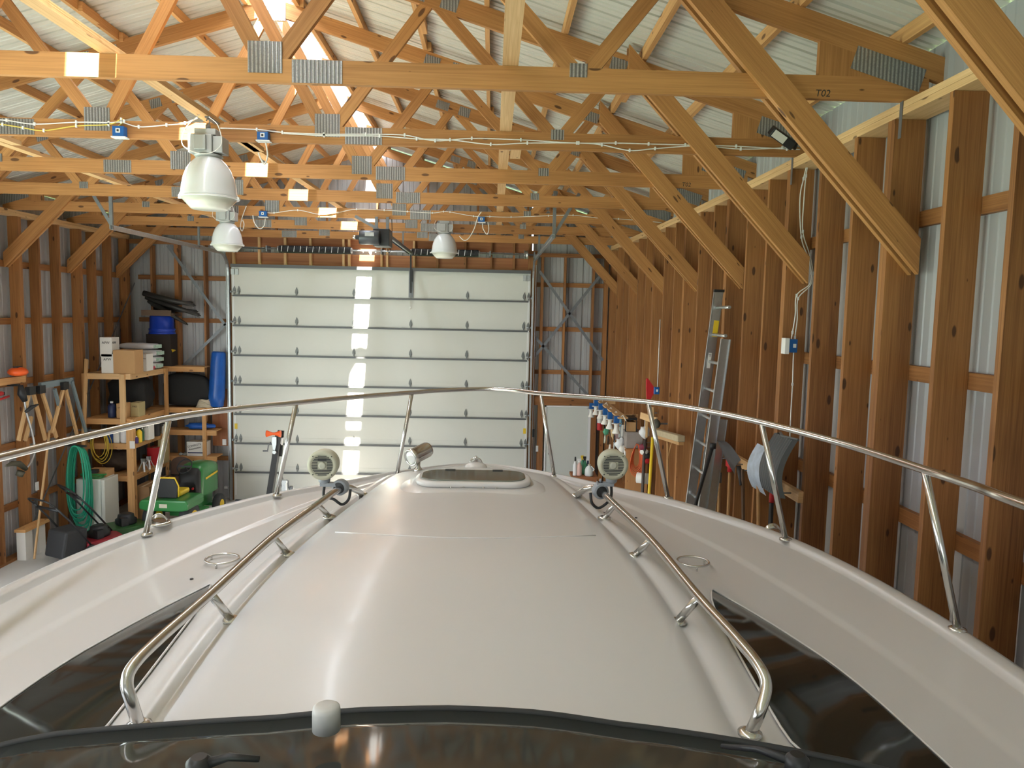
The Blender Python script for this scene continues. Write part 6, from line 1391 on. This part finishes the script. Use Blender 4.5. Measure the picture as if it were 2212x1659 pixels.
# push broom hung head-up
ba, bb = wallpt(1416, 932, 0.16), wallpt(1472, 948, 0.14)
r = empty('push_broom', (ba+bb)/2, 'push broom with wide tan bristles hanging head up on the right wall', 'broom')
m = MB(); m.bar(ba, bb, 0.075, 0.09, up=(0, 0, 1)); m.make('bristles', TAN, r, bevel=0.012)
mid = (ba+bb)/2; m = MB(); m.bar(ba+V((0, 0, -0.055)), bb+V((0, 0, -0.055)), 0.035, 0.06); m.make('head_block', HANDLE, r)
m = MB(); q = P(1449, 955, Y=mid.y); m.tube([mid+V((0, 0, -0.06)), V((XR(mid.y)-0.05, mid.y, 0.03))], 0.013, 8); m.tube([mid+V((-0.01, -0.25, -0.05)), mid+V((0.01, -0.02, -0.28))], 0.006, 6); m.make('handle', HANDLE, r)
m = MB(); c = wallpt(1418, 915, 0.08); m.blob(c, (0.05, 0.11, 0.06), 14, 8); o = obj1(m, 'dark_brush', plain('dark_brush', (0.07, 0.065, 0.05), 0.8), 'dark scrub brush just behind the push broom head', 'brush')
m = MB(); m.bar(c, V((XR(c.y)+0.2, c.y, c.z)), 0.02, 0.02); m.make('peg', GALVD, o)
m = MB(); c = wallpt(1410, 892, 0.06); m.tube([V((c.x, c.y, c.z+0.08)), V((c.x, c.y, c.z-0.09))], [0.022, 0.03], 10); o = obj1(m, 'wooden_mallet', W_PALE, 'pale wooden mallet hanging under the red dustpan', 'mallet')
m = MB(); m.bar(c, V((XR(c.y), c.y, c.z)), 0.015, 0.015); m.make('peg', GALVD, o)

# extension ladder leaning on the right wall
YF, YN = 7.30, 6.90
tF = P(1553, 630, Y=YF); bF_ = P(1492, 1085, Y=YF); dF = (bF_-tF).normalized(); bF = tF+dF*((tF.z-0.02)/(-dF.z))
r = empty('extension_ladder', (bF.x, (YF+YN)/2, 0), 'aluminium extension ladder leaning upright on the right wall', 'ladder')
perp = V((dF.z, 0, -dF.x))*(-1)
if perp.x < 0: perp = -perp
for Y in (YF, YN):
    m = MB(); a = V((tF.x, Y, tF.z)); b = V((bF.x, Y, bF.z))
    if Y == YN: a = a+dF*0.45
    m.bar(a, b, 0.085, 0.004, up=perp)
    for s_ in (-1, 1): m.bar(a+perp*0.0425*s_+V((0, 0.012 if Y == YF else -0.012, 0)), b+perp*0.0425*s_+V((0, 0.012 if Y == YF else -0.012, 0)), 0.005, 0.028, up=perp)
    m.make('rail', ALU, r)
    a2 = V((tF.x, Y-0.04*(1 if Y == YF else -1), tF.z))+dF*1.2+perp*0.095; b2 = V((bF.x, a2.y, bF.z))+perp*0.095
    m = MB(); m.bar(a2, b2, 0.075, 0.004, up=perp)
    for s_ in (-1, 1): m.bar(a2+perp*0.0375*s_, b2+perp*0.0375*s_, 0.005, 0.026, up=perp)
    m.make('fly_rail', ALU, r)
    m = MB(); m.box(b.x-0.05, b.x+0.05, Y-0.02, Y+0.02, 0.0, 0.03); m.make('foot', BLACK, r)
L = (bF-tF).length; k = 0; s0 = 0.155
while s0+0.265*k < L-0.1:
    p = tF+dF*(s0+0.265*k); m = MB(); m.tube([V((p.x, YF-0.002, p.z)), V((p.x, YN+0.002, p.z))], 0.015, 10); m.make('rung', ALU, r); k += 1
p = tF+dF*0.28+perp*0.015; m = MB(); m.bar(p, p+dF*0.12, 0.03, 0.001, up=perp) if False else m.bar(V((p.x, YF-0.0035, p.z)), V((p.x, YF-0.0035, p.z))+dF*0.16, 0.05, 0.002, up=perp); m.make('yellow_label', YELLOW, r)
p = tF+dF*0.60+perp*(-0.005); m = MB(); m.bar(V((p.x, YF-0.0035, p.z)), V((p.x, YF-0.0035, p.z))+dF*0.15, 0.032, 0.002, up=perp); wl = m.make('white_label', CARDW, r)
text_mesh('T', 0.04, V((p.x, YF-0.006, p.z))+dF*0.03, (1, 0, 0), (0, 0, 1), INK, wl)
m = MB(); m.box(tF.x-0.05, tF.x+0.05, YF-0.016, YF+0.016, tF.z-0.005, tF.z+0.02); m.make('end_cap', BLACK, r)
# black prop bar leaning by the ladder foot
a = wallpt(1540, 962, 0.30); b = P(1505, 1080, Y=a.y); b3 = a+(b-a)*((a.z-0.005)/(a.z-b.z)); m = MB(); m.tube([a, b3], 0.017, 8); m.lathe([(0.03, 0), (0.03, 0.05)], a-V((0, 0, 0.03)), n=10); obj1(m, 'black_bar', BLACK, 'black steel bar leaning across the foot of the ladder', 'bar')

# tool rack board on the right wall
ra, rb = wallpt(1541, 968, 0.02), wallpt(1730, 1068, 0.02)
ra = V((XR(ra.y)-0.0195, ra.y, (ra.z+rb.z)/2)); rb = V((XR(rb.y)-0.0195, rb.y, ra.z))
r = empty('tool_rack', ra, 'pale tool rack board on the right wall holding shovels and rakes', 'rack')
m = MB(); m.bar(ra, rb, 0.085, 0.038); m.make('rail_board', W_PALE, r)
m = MB()
for k in range(8):
    p = ra+(rb-ra)*((k+0.5)/8); m.tube([p, p+V((-0.12, 0, 0.0))], 0.006, 6)
m.make('peg', GALVD, r)
zr_ = ra.z
def tool(px, lab, head_fn, hm, handle_to, name, cat, off=0.09, hmat=HANDLE, hr=0.015, ztop_=None):
    """long-handled tool hanging head-up in front of the rack board"""
    q = wallpt(px, 1000, off+0.02); c = V((q.x, q.y, zr_))
    r = empty(name, c, lab, cat)
    m = MB(); m.tube([c+V((0, 0, 0.02)), V((c.x+handle_to[0], c.y+handle_to[1], handle_to[2]))], hr, 8); m.make('handle', hmat, r)
    m = MB(); head_fn(m, c); m.make('head', hm, r)
    return r
GREYH = plain('grey_steel_head', (0.16, 0.17, 0.17), 0.5, 0.5)
def h_hoe(m, c): m.box(c.x-0.02, c.x+0.01, c.y-0.09, c.y+0.07, c.z-0.08, c.z+0.06); m.tube([c+V((0, 0, -0.16)), c+V((0, 0, -0.05))], 0.02, 8)
tool(1550, 'garden hoe with grey steel blade, leftmost on the tool rack', h_hoe, GREYH, (0.02, 0, 0.03), 'garden_hoe', 'hoe')
def h_fork(m, c):
    for k in range(4): m.tube([c+V((0, -0.06+0.04*k, 0.0)), c+V((-0.03, -0.06+0.04*k, -0.10)), c+V((0, -0.02+0.01*k, -0.18))], 0.007, 6)
    m.tube([c+V((0, 0, -0.26)), c+V((0, 0, -0.16))], 0.02, 8)
tool(1556, 'garden fork with bent grey tines on the tool rack', h_fork, GREYH, (0.02, 0, 0.03), 'garden_fork', 'fork', off=0.10)
def h_axe(m, c): m.box(c.x-0.015, c.x+0.015, c.y-0.09, c.y+0.08, c.z-0.06, c.z+0.03); m.tube([c+V((0, 0, -0.10)), c+V((0, 0, 0.04))], 0.022, 8)
tool(1577, 'axe with red head on the tool rack', h_axe, REDP, (0.02, 0, 0.03), 'red_axe', 'axe')
def blade(m, c, w, h, cup, tilt):
    rows = []
    for i in range(9):
        t = i/8; row = []
        for j in range(9):
            s = -1+2*j/8; ww = w*(1-0.65*max(0, t-0.65)/0.35*1.0) if t > 0.65 else w
            row.append(c+V((-cup*(1-s*s)-tilt*t, s*ww, h*t+0.0)))
        rows.append(row)
    m.grid(rows)
def h_shovel(m, c):
    a = P(1608, 1012, Y=c.y); 
    rows = []
    for i in range(9):
        t = i/8; w_ = 0.11*(1-(t**4)) if t > 0.0 else 0.11
        cx_ = c+V((-0.02-0.10*t, 0.05+0.22*t, 0.02+0.20*t)); rows.append([cx_+V((0.03*s*s-0.03, 0.5*w_*s, -w_*s*0.75)) for s in [-1+2*j/8 for j in range(9)]])
    m.grid(rows); m.tube([c+V((0, 0, -0.12)), c+V((-0.02, 0.05, 0.04))], 0.02, 8)
o = tool(1605, 'round black shovel with dark bent handle on the tool rack', h_shovel, plain('black_steel', (0.045, 0.04, 0.04), 0.5, 0.3), (0.10, -0.10, 0.03), 'round_shovel', 'shovel', off=0.13, hmat=plain('dark_handle', (0.10, 0.055, 0.03), 0.5))
def h_snow(m, c):
    rows = []
    for i in range(11):
        t = i/10; rows.append([c+V((0.05-0.09*math.sin(math.pi*(0.15+0.8*t)), -0.16+0.32*j/6, -0.06+0.36*t)) for j in range(7)])
    m.grid(rows)
o = tool(1640, 'worn blue and white snow shovel seen edge-on on the tool rack', h_snow, plain('worn_blue_white', (0.42, 0.50, 0.60), 0.4, noise=0.5, scale=14), (0.03, -0.25, 0.03), 'snow_shovel', 'shovel', off=0.16)
# big grey snow scoop
q = wallpt(1685, 1000, 0.16); c = V((q.x, q.y, q.z)); r = empty('snow_scoop', c, 'big dark grey ribbed snow scoop with red and black handle, rightmost on the rack', 'snow scoop')
SCP = plain('scoop_grey', (0.085, 0.095, 0.10), 0.42)
rows = []
nj = 33
for i in range(15):
    t = i/14; row = []
    for j in range(nj):
        s = j/(nj-1); rib = 0.010*(1 if (j % 4) in (1, 2) else 0)*(0 if j in (0, nj-1) else 1)
        x = -0.12-0.16*math.sin(math.pi*(0.02+0.62*t))+rib+(0.05 if j in (0, nj-1) else 0); row.append(V((c.x+0.17+x, c.y-0.17+0.34*s-0.16*(t-0.5), c.z+0.19-0.40*t)))
    rows.append(row)
m = MB(); m.grid(rows, smooth=False); o = m.make('scoop', SCP, r); o.modifiers.new('t', 'SOLIDIFY').thickness = 0.005
m = MB(); m.tube([rows[0][0], rows[0][nj//2], rows[0][-1]], 0.010, 8); m.make('wear_edge', GREYH, r)
pb = P(1668, 1060, Y=c.y+0.02); m = MB(); m.tube([pb+V((0, 0, 0.16)), V((pb.x, pb.y, 0.25))], 0.017, 10); m.tube([V((pb.x, pb.y, 0.25)), V((pb.x, pb.y, 0.02))], 0.022, 10); hdl = m.make('handle', BLACK, r)
m = MB(); a = P(1668, 1058, Y=pb.y); b = P(1669, 1085, Y=pb.y); m.tube([a, V((a.x, a.y, b.z))], 0.0195, 10); m.make('red_grip', REDP, hdl)
